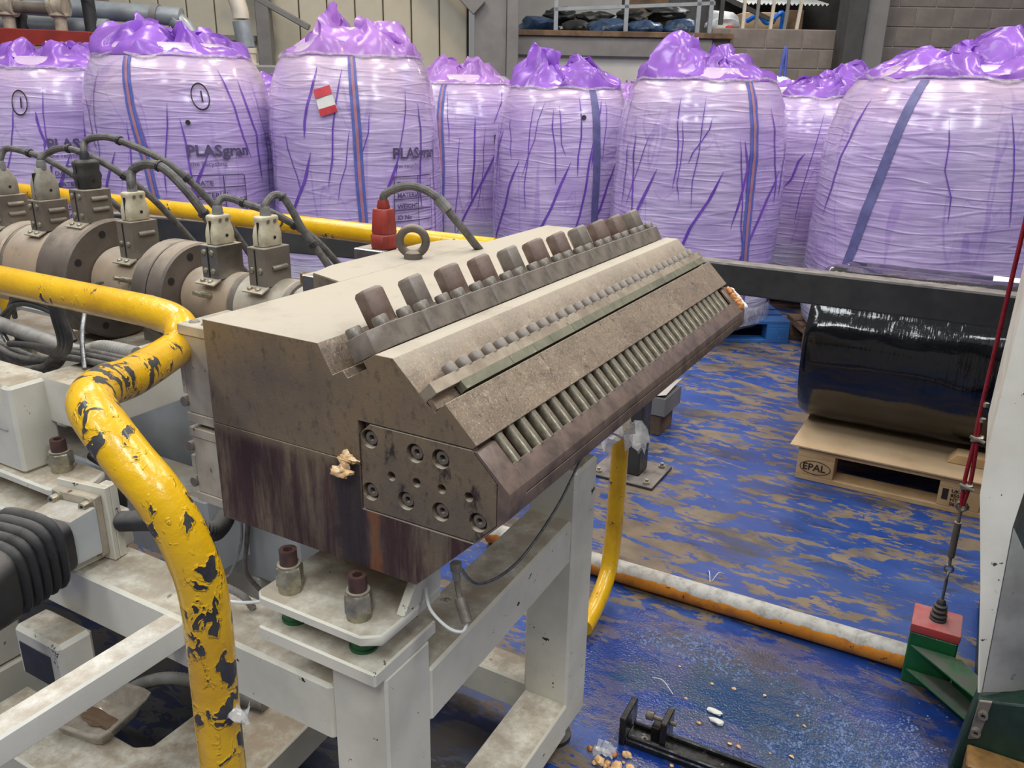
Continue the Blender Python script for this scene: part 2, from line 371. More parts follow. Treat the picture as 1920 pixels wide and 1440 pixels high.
M = dict(
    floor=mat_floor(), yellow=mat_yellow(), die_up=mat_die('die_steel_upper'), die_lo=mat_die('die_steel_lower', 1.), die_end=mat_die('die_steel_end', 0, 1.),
    white=simple('dusty_white_enamel', (214, 210, 196), (198, 194, 180), 6, .4, 0, (70, 62, 52), 26, (.67, .70), (158, 144, 124), .75, .12, 90),
    white_frame=simple('chipped_white_enamel', (218, 214, 198), (202, 198, 183), 7, .42, 0, (46, 42, 38), 34, (.665, .685), (166, 154, 136), .75, .12, 90),
    white_bright=simple('glossy_white_enamel', (228, 226, 216), (216, 213, 203), 5, .3, 0, (60, 54, 48), 30, (.74, .76), (176, 164, 148), .8, .08, 90),
    alu=simple('dull_aluminium', (182, 172, 154), (154, 144, 128), 14, .42, .15, (112, 70, 44), 30, (.62, .67), None, .6, .1),
    barrel=simple('heat_tinted_steel', (176, 154, 130), (146, 132, 116), 4, .45, .15, (112, 98, 86), 22, (.6, .7), (176, 164, 148), .5, .12),
    flange=simple('dark_flange_steel', (104, 94, 86), (80, 72, 66), 7, .5, .15, None, 40, (.6, .7), (158, 144, 128), .3, .15),
    box=simple('brown_grey_sheet_metal', (126, 118, 106), (106, 98, 90), 12, .42, .2, None, 40, (.6, .7), (150, 142, 130), .6, .08),
    boxshine=simple('polished_sheet_metal', (150, 146, 138), (108, 104, 98), 6, .22, .75, None, 40, (.6, .7), (170, 162, 150), .6, .05),
    bolt=simple('blackened_bolt_steel', (128, 118, 108), (100, 92, 84), 30, .5, .2, None, 60, (.6, .7), (150, 140, 128), .6, .15),
    rustbolt=simple('rusty_bolt_steel', (124, 106, 96), (98, 72, 60), 26, .55, .15, None, 60, (.6, .68), (142, 132, 122), .6, .2),
    capscrew=simple('grey_cap_screw', (126, 118, 108), (104, 97, 90), 60, .45, .3, None, 60, (.6, .7), None, .6, .05),
    socket=simple('socket_recess', (34, 31, 30), (26, 24, 24), 60, .7),
    zinc=simple('zinc_plated_steel', (176, 170, 150), (138, 134, 116), 40, .32, .7, None, 60, (.6, .7), (168, 158, 140), .7, .08),
    brown=simple('brown_anodised_cap', (92, 66, 60), (70, 52, 48), 40, .5, .2),
    plug_white=simple('grubby_ceramic_white', (206, 196, 168), (178, 168, 142), 30, .5, 0, (120, 108, 88), 30, (.62, .7)),
    plug_grey=simple('dusty_grey_plug', (150, 144, 130), (128, 122, 110), 30, .6),
    plug_black=simple('black_rubber_plug', (62, 60, 58), (46, 45, 44), 20, .5),
    red=simple('red_silicone_plug', (150, 50, 40), (126, 42, 36), 20, .5, 0, None, 40, (.6, .7), (170, 110, 98), .6),
    cable=simple('braided_grey_cable', (104, 100, 96), (76, 74, 72), 60, .55, .1, bump=.5, bsc=500),
    cable_dark=simple('dark_grey_cable', (66, 64, 62), (48, 48, 48), 30, .5),
    tape=simple('grey_tape', (132, 130, 126), (104, 102, 98), 30, .5),
    conduit=simple('grey_corrugated_conduit', (150, 146, 140), (124, 120, 114), 20, .5),
    rubber=simple('black_rubber', (48, 48, 50), (34, 34, 36), 10, .5, 0, None, 40, (.6, .7), (98, 94, 90), .2, .1),
    black_steel=simple('black_painted_steel', (58, 57, 56), (46, 46, 46), 8, .4, 0, None, 40, (.6, .7), (132, 124, 118), .7, .1),
    oily_steel=simple('oily_black_steel', (50, 49, 48), (30, 30, 30), 12, .25, .5, (110, 108, 104), 30, (.66, .7)),
    green=simple('green_machine_paint', (26, 104, 56), (22, 84, 46), 12, .4, 0, (190, 186, 176), 46, (.69, .71), (92, 96, 88), .8),
    dark_green=simple('dark_green_machine_paint', (24, 54, 40), (20, 40, 32), 12, .45),
    redpaint=simple('faded_red_paint', (198, 62, 60), (176, 80, 78), 12, .5, 0, None, 40, (.6, .7), (176, 120, 118), .8),
    orange=mat_pipe(), oily_wood=simple('oily_wood', (138, 102, 54), (96, 70, 38), 14, .5),
    wood=simple('raw_pallet_wood', (204, 172, 128), (176, 140, 98), 5, .75, 0, (120, 88, 56), 12, (.66, .74)),
    wood_dark=simple('aged_wood', (120, 96, 74), (88, 70, 56), 6, .8),
    pallet_blue=simple('blue_pallet_paint', (46, 104, 168), (38, 84, 140), 6, .55, 0, (110, 130, 150), 14, (.62, .72)),
    card=simple('brown_cardboard', (196, 170, 136), (180, 152, 118), 3, .85),
    black_film=mat_blackfilm(),
    paper=simple('white_paper', (224, 226, 222), (210, 212, 208), 6, .7),
    ink=simple('grey_print_ink', (86, 76, 112), (76, 66, 100), 12, .5),
    black_ink=simple('black_print_ink', (40, 34, 30), (30, 26, 24), 12, .6),
    strap_blue=simple('blue_strap', (92, 104, 182), (78, 90, 164), 14, .5), strap_orange=simple('orange_strap_stripe', (176, 122, 138), (156, 106, 128), 14, .5),
    strap_dark=simple('slate_strap', (104, 104, 156), (88, 88, 136), 14, .5),
    labelred=simple('red_label_print', (206, 66, 78), (190, 54, 66), 14, .5),
    block=simple('grey_concrete_block', (138, 128, 122), (120, 112, 106), 3, .9, 0, (104, 96, 92), 90, (.6, .68), None, .5, .4, 150),
    mortar=simple('mortar', (158, 150, 144), (142, 134, 128), 6, .95),
    cladding=simple('cream_wall_cladding', (198, 192, 172), (184, 178, 158), 1.2, .55, bump=.03), seam=simple('dark_cladding_seam', (70, 68, 62), (56, 54, 50), 6, .8),
    grey_paint=simple('grey_steel_paint', (128, 126, 124), (116, 114, 112), 4, .55), wall_white=simple('white_painted_wall', (198, 196, 192), (186, 184, 180), 2, .8),
    dark_steel=simple('dark_grey_column_paint', (72, 72, 72), (58, 58, 58), 4, .6), galv=simple('galvanised_pipe', (158, 164, 168), (138, 144, 150), 5, .4, .3),
    pvc=simple('cream_plastic_hose', (212, 204, 188), (196, 186, 168), 8, .4), redbeam=simple('red_oxide_beam', (150, 44, 34), (128, 38, 30), 6, .6),
    blue_film=simple('blue_film_bale', (62, 88, 124), (40, 58, 84), 7, .3, 0, (130, 150, 176), 9, (.62, .72), bump=.6, bsc=14), dark_film=simple('dark_film_bale', (52, 54, 52), (38, 40, 40), 7, .4, bump=.5, bsc=14),
    resin=simple('cured_amber_resin', (214, 160, 92), (232, 208, 170), 40, .3, 0, (120, 56, 24), 40, (.6, .68)),
    resin_dark=simple('browned_resin', (176, 96, 44), (206, 150, 92), 50, .3), wisp=mat_clear('clear_plastic_scrap', (222, 222, 220), .55),
    wet=simple('water_bead', (104, 124, 166), (70, 92, 142), 40, .03, bump=0, rv=.02), tub=mat_clear('dusty_clear_tub', (182, 172, 156), .72),  # bead colour lightened so the glints are painted into it
    liner=mat_film('purple_liner_film', (158, 110, 202), .4, .26), liner_pale=mat_film('pale_purple_liner_film', (182, 138, 206), .4, .26), fold=simple('doubled_purple_film', (116, 76, 184), (104, 66, 170), 6, .3, bump=0, Coat_Weight=.5), clear_wrap=mat_clear('clear_stretch_wrap', (226, 220, 226), .4),
    bluebag=simple('blue_sack', (30, 120, 226), (24, 100, 200), 10, .35), whitebag=simple('white_sack', (228, 232, 234), (214, 218, 222), 10, .45), yellow_ink=simple('yellow_print', (226, 202, 96), (216, 190, 84), 20, .5),
    cream_guard=simple('chipped_cream_guard', (236, 231, 216), (222, 216, 200), 5, .45, 0, (70, 64, 58), 40, (.665, .69), None, .5, .1), dirty_shaded=simple('dirty_shaded_guard', (150, 148, 144), (126, 124, 120), 8, .5, 0, (70, 50, 42), 12, (.64, .72)),  # grey guard colour carries the bent flap's shade, plus dirt spots
    skylight=simple('roof_sheet', (216, 218, 214), (200, 204, 200), 3, .4), rope=simple('red_plastic_rope', (150, 34, 46), (126, 26, 38), 40, .35), steelwire=simple('bright_wire', (150, 150, 150), (120, 120, 120), 40, .35, .8),
    lightgrey=simple('light_grey_enamel', (186, 190, 190), (172, 176, 178), 8, .42, 0, None, 40, (.6, .7), (160, 148, 130), .75),
    strip_green=simple('olive_scale_strip', (124, 122, 102), (104, 104, 88), 20, .5, .3, (150, 142, 122), 60, (.6, .7)), pale_scale=simple('scuffed_strip_steel', (166, 154, 136), (138, 124, 108), 22, .5, .35, (112, 84, 68), 30, (.6, .7)),
    rod=simple('sooty_rod_steel', (138, 128, 108), (98, 92, 80), 26, .38, .35, (132, 120, 96), 60, (.62, .7)),
    lip=simple('burnt_lip_steel', (118, 100, 90), (90, 76, 70), 26, .45, .15, (128, 104, 84), 40, (.62, .7)), brass=simple('brass_nut', (176, 140, 70), (150, 116, 56), 20, .3, .8),
)
BAGM = [mat_bag(i * 2.3 + 1) for i in range(5)]

# ------------------------------------------------------------------ the hall
def hall():
    g = G(); g.add([(-14, -6, 0), (10, -6, 0), (10, 18, 0), (-14, 18, 0)], [(0, 1, 2, 3)])
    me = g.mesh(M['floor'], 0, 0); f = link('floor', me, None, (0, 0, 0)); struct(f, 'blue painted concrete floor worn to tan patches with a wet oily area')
    def rbox(g, u0, v0, z0, u1, v1, z1):
        c = (RC(u0, v0, z0) + RC(u1, v1, z1)) / 2; return g.obox(c, RGT * (u1 - u0) / 2, FWD * (v1 - v0) / 2, V(0, 0, (z1 - z0) / 2))
    q = qz(TH)
    # clad wall at the left: joints recessed between the sheets
    w = struct(rbox(G(), -13.2, 11.06, 0, -.62, 11.2, 4.6).build('wall_back', M['seam']), 'cream metal clad hall wall with dark vertical seams')
    pm = G().box(-.1635, -.03, 0, .1635, .03, 4.6).mesh(M['cladding'], .01)
    for i in range(37): inst('panel', pm, w, RC(-.80 - .342 * i, 11.04, 0), q)
    r = rbox(G(), -13, 10.9, 2.62, -2.7, 11.0, 2.80); rbox(r, -13, 10.9, 2.0, -3.2, 10.98, 2.06); rbox(r, -3.2, 10.9, 1.66, -.7, 10.98, 1.72); rbox(r, -3.2, 10.9, 1.54, -.7, 10.96, 1.58)
    tag(r.build('wall_rail', M['grey_paint']), 'grey horizontal sheeting rails running across the cream wall', 'rail')
    b = G().beam(RC(-3.05, 10.8, 1.2), RC(-3.05, 10.8, 4.4), .16, .16, FWD); b.beam(RC(-3.4, 10.75, 2.62), RC(-2.5, 10.75, 2.15), .07, .07, FWD)
    tag(b.build('wall_bracket_post', M['grey_paint'], bevel=.01), 'grey steel post with a slanting brace on the cream wall', 'post')
    # steel column between clad wall and the gallery
    c = G(); rbox(c, -.52, 10.6, 0, -.14, 10.7, 4.6); rbox(c, -.40, 10.7, 0, -.36, 11, 4.6); rbox(c, -.14, 10.56, 0, .0, 10.72, 4.6)
    c.beam(RC(-.46, 10.55, 2.38), RC(-1.3, 10.55, 3.2), .2, .08, FWD)
    struct(c.build('trim_1', M['grey_paint'], bevel=.008), 'grey steel column with a knee brace beside the cream wall')
    # gallery front: white wall, grey fascia, timber kerb
    struct(rbox(G(), 0, 11.0, 0, 2.35, 11.15, 1.93).build('wall_left', M['wall_white']), 'white painted wall below the gallery')
    struct(rbox(G(), -.02, 10.92, 1.9, 2.36, 11.12, 2.12).build('trim_2', M['grey_paint'], bevel=.006), 'grey steel edge beam under the gallery kerb')
    struct(rbox(G(), -.02, 10.88, 2.12, 2.6, 11.1, 2.185).build('trim_3', M['wood_dark'], bevel=.006), 'brown timber kerb along the gallery edge')
    gf = rbox(G(), -.02, 11.1, 2.02, 4.5, 15, 2.12); struct(gf.build('trim_4', M['dark_steel']), 'gallery floor slab')
    bw = rbox(G(), -.02, 14.0, 2.1, 1.6, 14.1, 4.4); struct(bw.build('wall_right', M['wall_white']), 'pale wall at the back of the gallery')
    bw = rbox(G(), 1.6, 14.0, 2.1, 5.4, 14.1, 4.4); struct(bw.build('wall_front', M['dark_steel']), 'dark wall at the back of the gallery')
    # block walls, each block proud of its mortar
    bm_ = G().box(-.2195, -.1, -.1065, .2195, .1, .1065).mesh(M['block'], .006)
    hb = G().box(-.107, -.1, -.1065, .107, .1, .1065).mesh(M['block'], .006)
    def blocks(name, label, u0, u1, z0, z1, v, stag):
        w = struct(rbox(G(), u0, v + .012, 0, u1, v + .2, z1).build(name, M['mortar']), label)
        n = int(round((z1 - z0) / .225))
        for k in range(n):
            z = z0 + .225 * (k + .5); off = .225 * ((k + stag) % 2); u = u0
            if off: inst('block', hb, w, RC(u + .1125, v + .1, z), q); u += .225
            while u + .45 <= u1 + .01: inst('block', bm_, w, RC(u + .225, v + .1, z), q); u += .45
            if u + .225 <= u1 + .01: inst('block', hb, w, RC(u + .1125, v + .1, z), q)
    blocks('wall_block_low', 'low grey concrete block wall under the gallery opening', 2.35, 4.15, .9, 2.25, 10.98, 0)
    blocks('wall_block_high', 'tall grey concrete block wall beside the dark column', 4.36, 8.41, .72, 4.32, 10.98, 1)
    c = G(); rbox(c, 3.86, 10.62, 0, 4.08, 10.98, 4.6); struct(c.build('trim_5', M['dark_steel'], bevel=.01), 'dark steel stanchion in front of the block wall')
    c = G(); rbox(c, 4.1, 10.7, 0, 4.36, 11.1, 4.6); struct(c.build('trim_6', M['grey_paint'], bevel=.01), 'grey steel column at the end of the tall block wall')
    # guard rail of the gallery
    for u in (.45, 1.30, 2.17, 2.32):
        tag(rbox(G(), u - .025, 10.95, 2.185, u + .025, 11.0, 2.78 if u != 1.30 else 3.0).build('rail_post', M['galv']), {.45: 'grey guard rail post in front of the bale by the gallery column', 1.30: 'tall grey guard rail post halfway along the gallery kerb', 2.17: 'grey guard rail post before the pair ends at the low block wall', 2.32: 'grey guard rail post standing where kerb meets low block wall'}[u], 'post', 'gallery guard rail posts')
    tag(G().beam(RC(.42, 10.97, 2.42), RC(2.36, 10.97, 2.52), .04, .04).build('guard_rail_bar', M['galv']), 'grey top bar of the gallery guard rail', 'rail')
    # blue film bales up on the gallery
    for i, (u, s, k) in enumerate(((.26, .21, 0), (.72, .17, 1), (1.13, .2, 0), (1.6, .2, 0), (2.08, .21, 0))):
        g = G(); g.blob(RC(u, 11.5, 2.12 + s * .62), s, i * 5 + 1, .4, 3, 1.3, 1.1, .62)
        tag(g.build('film_bale', M['dark_film'] if k else M['blue_film'], smooth=60), ['blue film bale against the gallery column', 'dark film bale between blue bales on the gallery', 'blue film bale behind the middle rail post', 'blue film bale beside a dark carton on the gallery', 'blue film bale by the double rail posts'][i], 'bale')
    for i, (u, s, z) in enumerate(((.55, .2, 2.42), (.98, .17, 2.4), (1.5, .16, 2.43), (1.95, .2, 2.47))):
        g = G(); g.blob(RC(u, 11.9, z), s, i * 3 + 21, .6, 3, 1.4, 1, .5)
        tag(g.build('film_scrap_heap', M['dark_film'], smooth=50), 'crumpled dark film heaped behind ' + ['the bale by the gallery column', 'the dark film bale', 'the middle rail post', 'the bale by the double rail posts'][i], 'scrap', 'dark film heaps on the gallery')
    tag(rbox(G(), 1.42, 12.2, 2.12, 2.0, 12.6, 2.75).build('dark_carton', M['wood_dark'], bevel=.01), 'tall dark brown carton among the gallery bales', 'carton')
    # stores seen through the opening above the low block wall
    tag(rbox(G(), 2.98, 12.0, 2.12, 3.5, 12.5, 2.52).build('cardboard_carton', M['card'], bevel=.01), 'open brown cardboard carton in the gallery opening', 'carton')
    g = G(); g.blob(RC(2.62, 11.6, 2.34), .2, 40, .5, 3, 1, 1, .7); tag(g.build('white_sack_heap', M['whitebag'], smooth=60), 'crumpled white sack beside the cardboard carton', 'sack')
    g = G(); g.blob(RC(2.66, 11.45, 2.27), .06, 44, .4, 2, 1.3, 1, .7); tag(g.build('red_bundle', M['redpaint'], smooth=60), 'small red bundle lying on the white sack', 'bundle')
    g = G(); g.tube(spline([RC(3.0, 11.9, 2.4), RC(3.12, 11.8, 2.46), RC(3.26, 11.85, 2.38), RC(3.42, 11.8, 2.5), RC(3.46, 11.9, 2.3)], 6), .03, 8)
    tag(g.build('blue_strap_coil', M['bluebag']), 'blue strapping trailing over the cardboard carton', 'strap')
    g = G(); rbox(g, 3.6, 12.1, 2.12, 3.8, 12.6, 2.56); tag(g.build('wooden_crate', M['wood_dark'], bevel=.008), 'brown wooden crate at the end of the opening', 'crate')
    for i, u in enumerate((2.74, 2.9, 3.08, 3.25, 3.4)):
        g = G().beam(RC(u, 11.05, 2.24), RC(u + .015 * i, 11.05, 3.0), .035, .035, FWD)
        tag(g.build('opening_bar', M['grey_paint'] if i % 2 else M['pvc']), ['cream', 'grey'][i % 2] + ' upright bar ' + ['beside the white sack', 'before the left edge of the cardboard carton', 'before the middle of the cardboard carton', 'before the right edge of the cardboard carton', 'beside the wooden crate'][i], 'bar', 'bars of the gallery opening')
    g = G().beam(RC(2.45, 11.3, 2.66), RC(3.2, 11.3, 2.35), .05, .05, FWD); g.beam(RC(2.5, 11.2, 2.3), RC(2.5, 11.2, 3), .05, .05, FWD)
    tag(g.build('ladder_stay', M['dark_steel']), 'dark steel stay leaning across the gallery opening', 'stay')
    rows = []
    for v in (12.6, 13.9): rows.append([RC(3.0 + .03 * i, v, (2.66 if v < 13 else 2.9) + (.03 if i % 2 else 0)) for i in range(44)])
    g = G().grid(rows); tag(g.build('corrugated_roof_light', M['skylight'], smooth=0), 'corrugated translucent roof sheet over the gallery opening', 'roof sheet')
    lt = bpy.data.lights.new('gallery_lamp', 'AREA'); lt.size = .8; lt.energy = 26; lo = bpy.data.objects.new('gallery_lamp', lt); COL.objects.link(lo); lo.location = RC(2.9, 12.1, 3.9)
hall()
# ------------------------------------------------------------------ plant against the far wall at the left
def far_plant():
    t = thing('suction_pipework', 'grey galvanised suction pipe with an elbow above the purple bags', 'pipe', RC(-4.9, 8.4, 1.6))
    P = [RC(-7.2, 8.5, 2.28), RC(-6.0, 8.5, 2.23), RC(-3.42, 8.5, 2.10), RC(-3.24, 8.5, 2.06), RC(-3.12, 8.5, 1.95), RC(-3.05, 8.5, 1.74), RC(-3.03, 8.5, 1.2)]
    g = G().tube(spline(P, 6), .085, 14); g.build('pipe', M['galv'], t)
    for i in (1, 2, 5): G().cyl(P[i] - (P[i + 1 if i < 5 else 6] - P[i]).normalized() * .03, P[i] + (P[i + 1 if i < 5 else 6] - P[i]).normalized() * .03, .1, n=16).build('collar', M['grey_paint'], t)
    g = G().cyl(RC(-3.20, 8.45, 1.74), RC(-3.19, 8.45, 1.90), .035, n=12); g.build('gauge', M['bluebag'], t)
    t = thing('white_elbow_hose', 'cream bent hose dropping into a grey hopper lid', 'hose', RC(-2.62, 8.8, 1.2))
    G().tube(spline([RC(-3.3, 8.8, 2.9), RC(-3.02, 8.8, 2.62), RC(-2.80, 8.8, 2.42), RC(-2.72, 8.8, 2.2), RC(-2.71, 8.8, 2.1)], 8), .08, 14).build('hose', M['pvc'], t)
    G().cyl(RC(-2.71, 8.8, 2.08), RC(-2.68, 8.8, 1.84), .085, n=18).build('sight_tube', M['galv'], t)
    G().lathe(RC(-2.68, 8.8, 1.84), (0, 0, -1), [(0, .095), (.05, .095), (.05, .085), (.14, .085), (.14, .11), (.19, .11)], 18).build('spigot', M['pvc'], t)
    g = G().obox(RC(-2.5, 8.9, 1.1), RGT * .42, FWD * .3, V(0, 0, .58)); g.build('hopper', M['grey_paint'], t, bevel=.02)
    g = G().beam(RC(-6.6, 7.6, 1.90), RC(-3.62, 7.6, 1.83), .1, .13); tag(g.build('red_beam', M['redbeam'], bevel=.006), 'red oxide beam below the pump pipework', 'beam')
    t = thing('pump_pipework', 'rusty grey pump pipes with flanges on the red beam', 'pipework', RC(-4.1, 7.7, 1.9))
    for u, r in ((-4.36, .05), (-3.92, .05)):
        G().lathe(RC(u, 7.7, 1.88), (0, 0, 1), [(0, r), (.14, r), (.14, .085), (.16, .085), (.16, r), (.2, r)], 14).build('stub_pipe', M['alu'], t)
        G().lathe(RC(u - .06, 7.7, 2.1), RGT, [(0, .095), (.03, .095), (.03, .07), (.1, .07), (.1, .095), (.13, .095)], 16).build('flange', M['alu'], t)
    G().cyl(RC(-4.28, 7.7, 2.09), RC(-3.98, 7.7, 2.08), .05, n=12).build('link_pipe', M['box'], t)
    G().tube(spline([RC(-4.9, 7.75, 2.3), RC(-4.36, 7.75, 2.3), RC(-4.32, 7.75, 2.22), RC(-4.1, 7.75, 2.2), RC(-3.5, 7.75, 2.16)], 6), .014, 8).build('instrument_line', M['alu'], t)
    G().cyl(RC(-4.8, 7.9, 1.97), RC(-3.6, 7.9, 1.95), .07, n=14).build('header_pipe', M['galv'], t)
    for i, (u, z) in enumerate(((-4.40, 2.36), (-3.80, 2.55))):
        g = G().tube(spline([RC(u - .15, 7.85, z + .35), RC(u, 7.85, z), RC(u + .06, 7.85, z - .3), RC(u + .07, 7.85, 1.84)], 6), .055, 12)
        tag(g.build('black_hose', M['rubber']), ['black rubber hose behind the pump flanges', 'thick black rubber hose hanging beside the suction pipe'][i], 'hose')
    g = G().tube(spline([RC(-3.9, 8.0, 1.5), RC(-3.75, 8.0, 1.82), RC(-3.3, 8.0, 1.94), RC(-2.95, 8.0, 1.8), RC(-2.85, 8.0, 1.5)], 8), .022, 10)
    tag(g.build('arched_hose', M['rubber']), 'thin black hose arching behind the tied purple bag', 'hose')
far_plant()
# ------------------------------------------------------------------ pallets
def pallet_meshes(mat):
    return dict(top=G().box(-.6, -.0725, 0, .6, .0725, .022).mesh(mat, .002), topn=G().box(-.6, -.05, 0, .6, .05, .022).mesh(mat, .002),
                cross=G().box(-.0725, -.4, 0, .0725, .4, .022).mesh(mat, .002), blk=G().box(-.0725, -.05, 0, .0725, .05, .078).mesh(mat, .002), blkw=G().box(-.0725, -.0725, 0, .0725, .0725, .078).mesh(mat, .002))
PM = {k: pallet_meshes(M[k]) for k in ('wood', 'pallet_blue', 'wood_dark')}
def pallet(loc, rz, mat, label, group=None):
    pm = PM[mat]; t = thing('pallet', label, 'pallet', loc, group); q = qz(rz); rot = Matrix.Rotation(rz, 3, 'Z'); L = Vector(loc)
    def put(n, m, x, y, z): return inst(n, pm[m], t, L + rot @ V(x, y, z), q)
    for y, m in ((-.35, 'topn'), (0, 'top'), (.35, 'topn')): put('bottom_board', m, 0, y, 0)
    for y, m in ((-.35, 'blk'), (0, 'blkw'), (.35, 'blk')):
        for x in (-.5275, 0, .5275): put('block', m, x, y, .022)
    for x in (-.5275, 0, .5275): put('stringer_board', 'cross', x, 0, .1)
    for y, m in ((-.3275, 'top'), (-.165, 'topn'), (0, 'top'), (.165, 'topn'), (.3275, 'top')): put('deck_board', m, 0, y, .122)
    return t
# ------------------------------------------------------------------ bulk bags
PROF = [(0, .88), (.02, .95), (.08, .985), (.25, 1.0), (.5, 1.0), (.68, .99), (.78, .965), (.855, .92), (.91, .865), (.955, .79), (1.0, .62)]
def prof(t):
    for (a, ra), (b, rb) in zip(PROF, PROF[1:]):
        if t <= b: k = (t - a) / (b - a); k = k * k * (3 - 2 * k) * .4 + k * .6; return ra + (rb - ra) * k
    return PROF[-1][1]
def bag(name, label, u, v, w, h, seed, mat=0, lean=(0, 0), peaks=(), straps=(), print_=None, zb=.144, dep=None, squat=0., extra=None, pm='wood_dark', plabel=None, liner='liner', pal=True, folds=13, prz=0.):
    """u,v centre in room axes, w width, h top height of the shoulder; peaks: (u offset, height, width) of the liner's crumpled points"""
    dep = dep or w; org = RC(u, v, zb); t = thing(name, label, 'bulk bag', org, 'purple bulk bags in a row'); sd = V(seed * 7.3, seed * 3.1, seed)
    def surf(th, tt, off=0.):
        n = 2.4; r = 1 / (abs(math.cos(th)) ** n + abs(math.sin(th)) ** n) ** (1 / n)
        k = prof(tt) * (1 + squat * (1 - tt) ** 2)
        d = V(math.cos(th), math.sin(th), 0)
        nz = .035 * noise.noise(d * 1.3 + V(0, 0, tt * 2.2) + sd) + .014 * noise.noise(d * 4 + V(0, 0, tt * 5) + sd) + .008 * noise.noise(d * 3 + V(0, 0, tt * 26) + sd)
        uu = math.cos(th) * r * (w / 2 * k) * (1 + nz) + off * math.cos(th) + lean[0] * tt * tt
        vv = math.sin(th) * r * (dep / 2 * k) * (1 + nz) + off * math.sin(th) + lean[1] * tt * tt
        return RC(u + uu, v + vv, zb + (h - zb) * tt)
    NT, NR = 88, 64
    rows = [[surf(2 * math.pi * i / NT, k / NR) for i in range(NT)] for k in range(NR + 1)]
    for q in (.8, .5, .2, .0):                          # close the top with a slack dome
        c = RC(u + lean[0], v + lean[1], h); rows.append([c.lerp(p, q) + V(0, 0, .02 * (1 - q)) for p in rows[NR]])
    g = G().grid(rows, True); g.build('sack', BAGM[mat], t, smooth=0 or 80, fixn=False)
    # gathered liner: a crumpled cuff standing up from the shoulder and falling inwards
    rows = []; NL = 120
    for k in range(13):
        s = k / 12; row = []
        for i in range(NL):
            th = 2 * math.pi * i / NL; p = surf(th, .955 + .03 * min(1, s * 1.4)); c = RC(u + lean[0], v + lean[1], 0); c.z = p.z
            du = (p - c).dot(RGT); inw = 1 - max(0, s - .12) * .8
            hh = .055 + .03 * noise.noise(V(math.cos(th) * 2.0, math.sin(th) * 2.0, 1) + sd)
            for pu, ph, pw in peaks:
                fr = .55 + .45 * (1 if math.sin(th) < .2 else .4)
                hh += ph * fr * max(0, 1 - abs(du - pu) / pw) ** 1.3
            up = math.sin(min(1, s * 1.15) * math.pi * .62) * hh
            cc = V(math.cos(th), math.sin(th), 0) * 2.6; cr = V(noise.noise(cc + V(2, 0, s * 2.5) + sd), noise.noise(cc + V(7, 0, s * 2.5) + sd), noise.noise(cc + V(12, 0, s * 3) + sd)) * .085 * min(1, s * 4)
            cr += V(noise.noise(cc * 2.6 + V(0, 3, s * 6) + sd), noise.noise(cc * 2.6 + V(0, 9, s * 6) + sd), noise.noise(cc * 2.6 + V(0, 5, s * 5) + sd)) * .03 * min(1, s * 4)
            row.append(c + (p - c) * inw * (1.015 if k == 0 else 1) + V(0, 0, up) + cr)
        rows.append(row)
    G().grid(rows, True).build('liner_top', M[liner], t, smooth=50, fixn=False)
    # clear wrap rolled into a rope round the shoulder
    G().tube([surf(2 * math.pi * i / 60, .955 + .02 * noise.noise(V(i * .3, seed, 0)), .006) for i in range(61)], [.011 + .006 * noise.noise(V(i * .9, seed, 4)) for i in range(61)], 6, False).build('wrap_rope', M['clear_wrap'], t)
    for th, th1, kind in straps:
        pts = [(.05 + .9 * k / 40) for k in range(41)]
        for nm, half, off, mt in (('strap', .026, .006, M['strap_blue'] if kind else M['strap_dark']),) + ((('stripe', .009, .009, M['strap_orange']),) if kind else ()):
            da = half / (w / 2); wob = lambda tt: R_(th1 + (th - th1) * tt) + .035 * noise.noise(V(tt * 3, seed, th))
            G().grid([[surf(wob(tt) - da, tt, off), surf(wob(tt), tt, off + .001), surf(wob(tt) + da, tt, off)] for tt in pts]).build(nm, mt, t, smooth=60)
    rnd = random.Random(seed * 11 + 3)                    # creases where the liner film lies doubled
    for k in range(folds):
        a0 = R_(-165 + 150 * (k + rnd.random()) / folds); t0 = .93 - .25 * rnd.random(); t1 = t0 - .15 - .4 * rnd.random(); a1 = a0 + (rnd.random() - .62) * .5; wd = .0025 + .005 * rnd.random() ** 2
        if k % 5 == 4: t0, t1 = .62, .18; a1 = a0 - .55; wd = .009
        kk = [rnd.random() * .05 - .025 for _ in range(5)] + [0, 0]; rows = []
        for i in range(25):
            s_ = i / 24; q = s_ * 4; j = int(q); wv = kk[j] + (kk[j + 1] - kk[j]) * (q - j); hw = wd * min(1, s_ * 5 + .15, (1 - s_) * 5 + .15) / (w / 2)
            aa = a0 + (a1 - a0) * s_ + wv; tt = t0 + (t1 - t0) * s_; rows.append([surf(aa - hw, tt, .004), surf(aa + hw, tt, .004)])
        G().grid(rows).build('film_crease', M['fold'], t, smooth=60)
    def on(th0, z0, sx=1., off=.013):                    # flat print laid round the sack: x right, y up
        def fn(x, y, zz): return surf(th0 + sx * x / (w / 2), (z0 + y - zb) / (h - zb), off) - ORG[t.name]
        return fn
    def addtxt(nm, body, size, th0, z0, mt, x=0, y=0, bold=0):
        f = on(R_(th0), z0); me = text_mesh(body, size, mt, lambda a, b, c: f(a + x, b + y, c), bold=bold); link(nm, me, t, ORG[t.name])
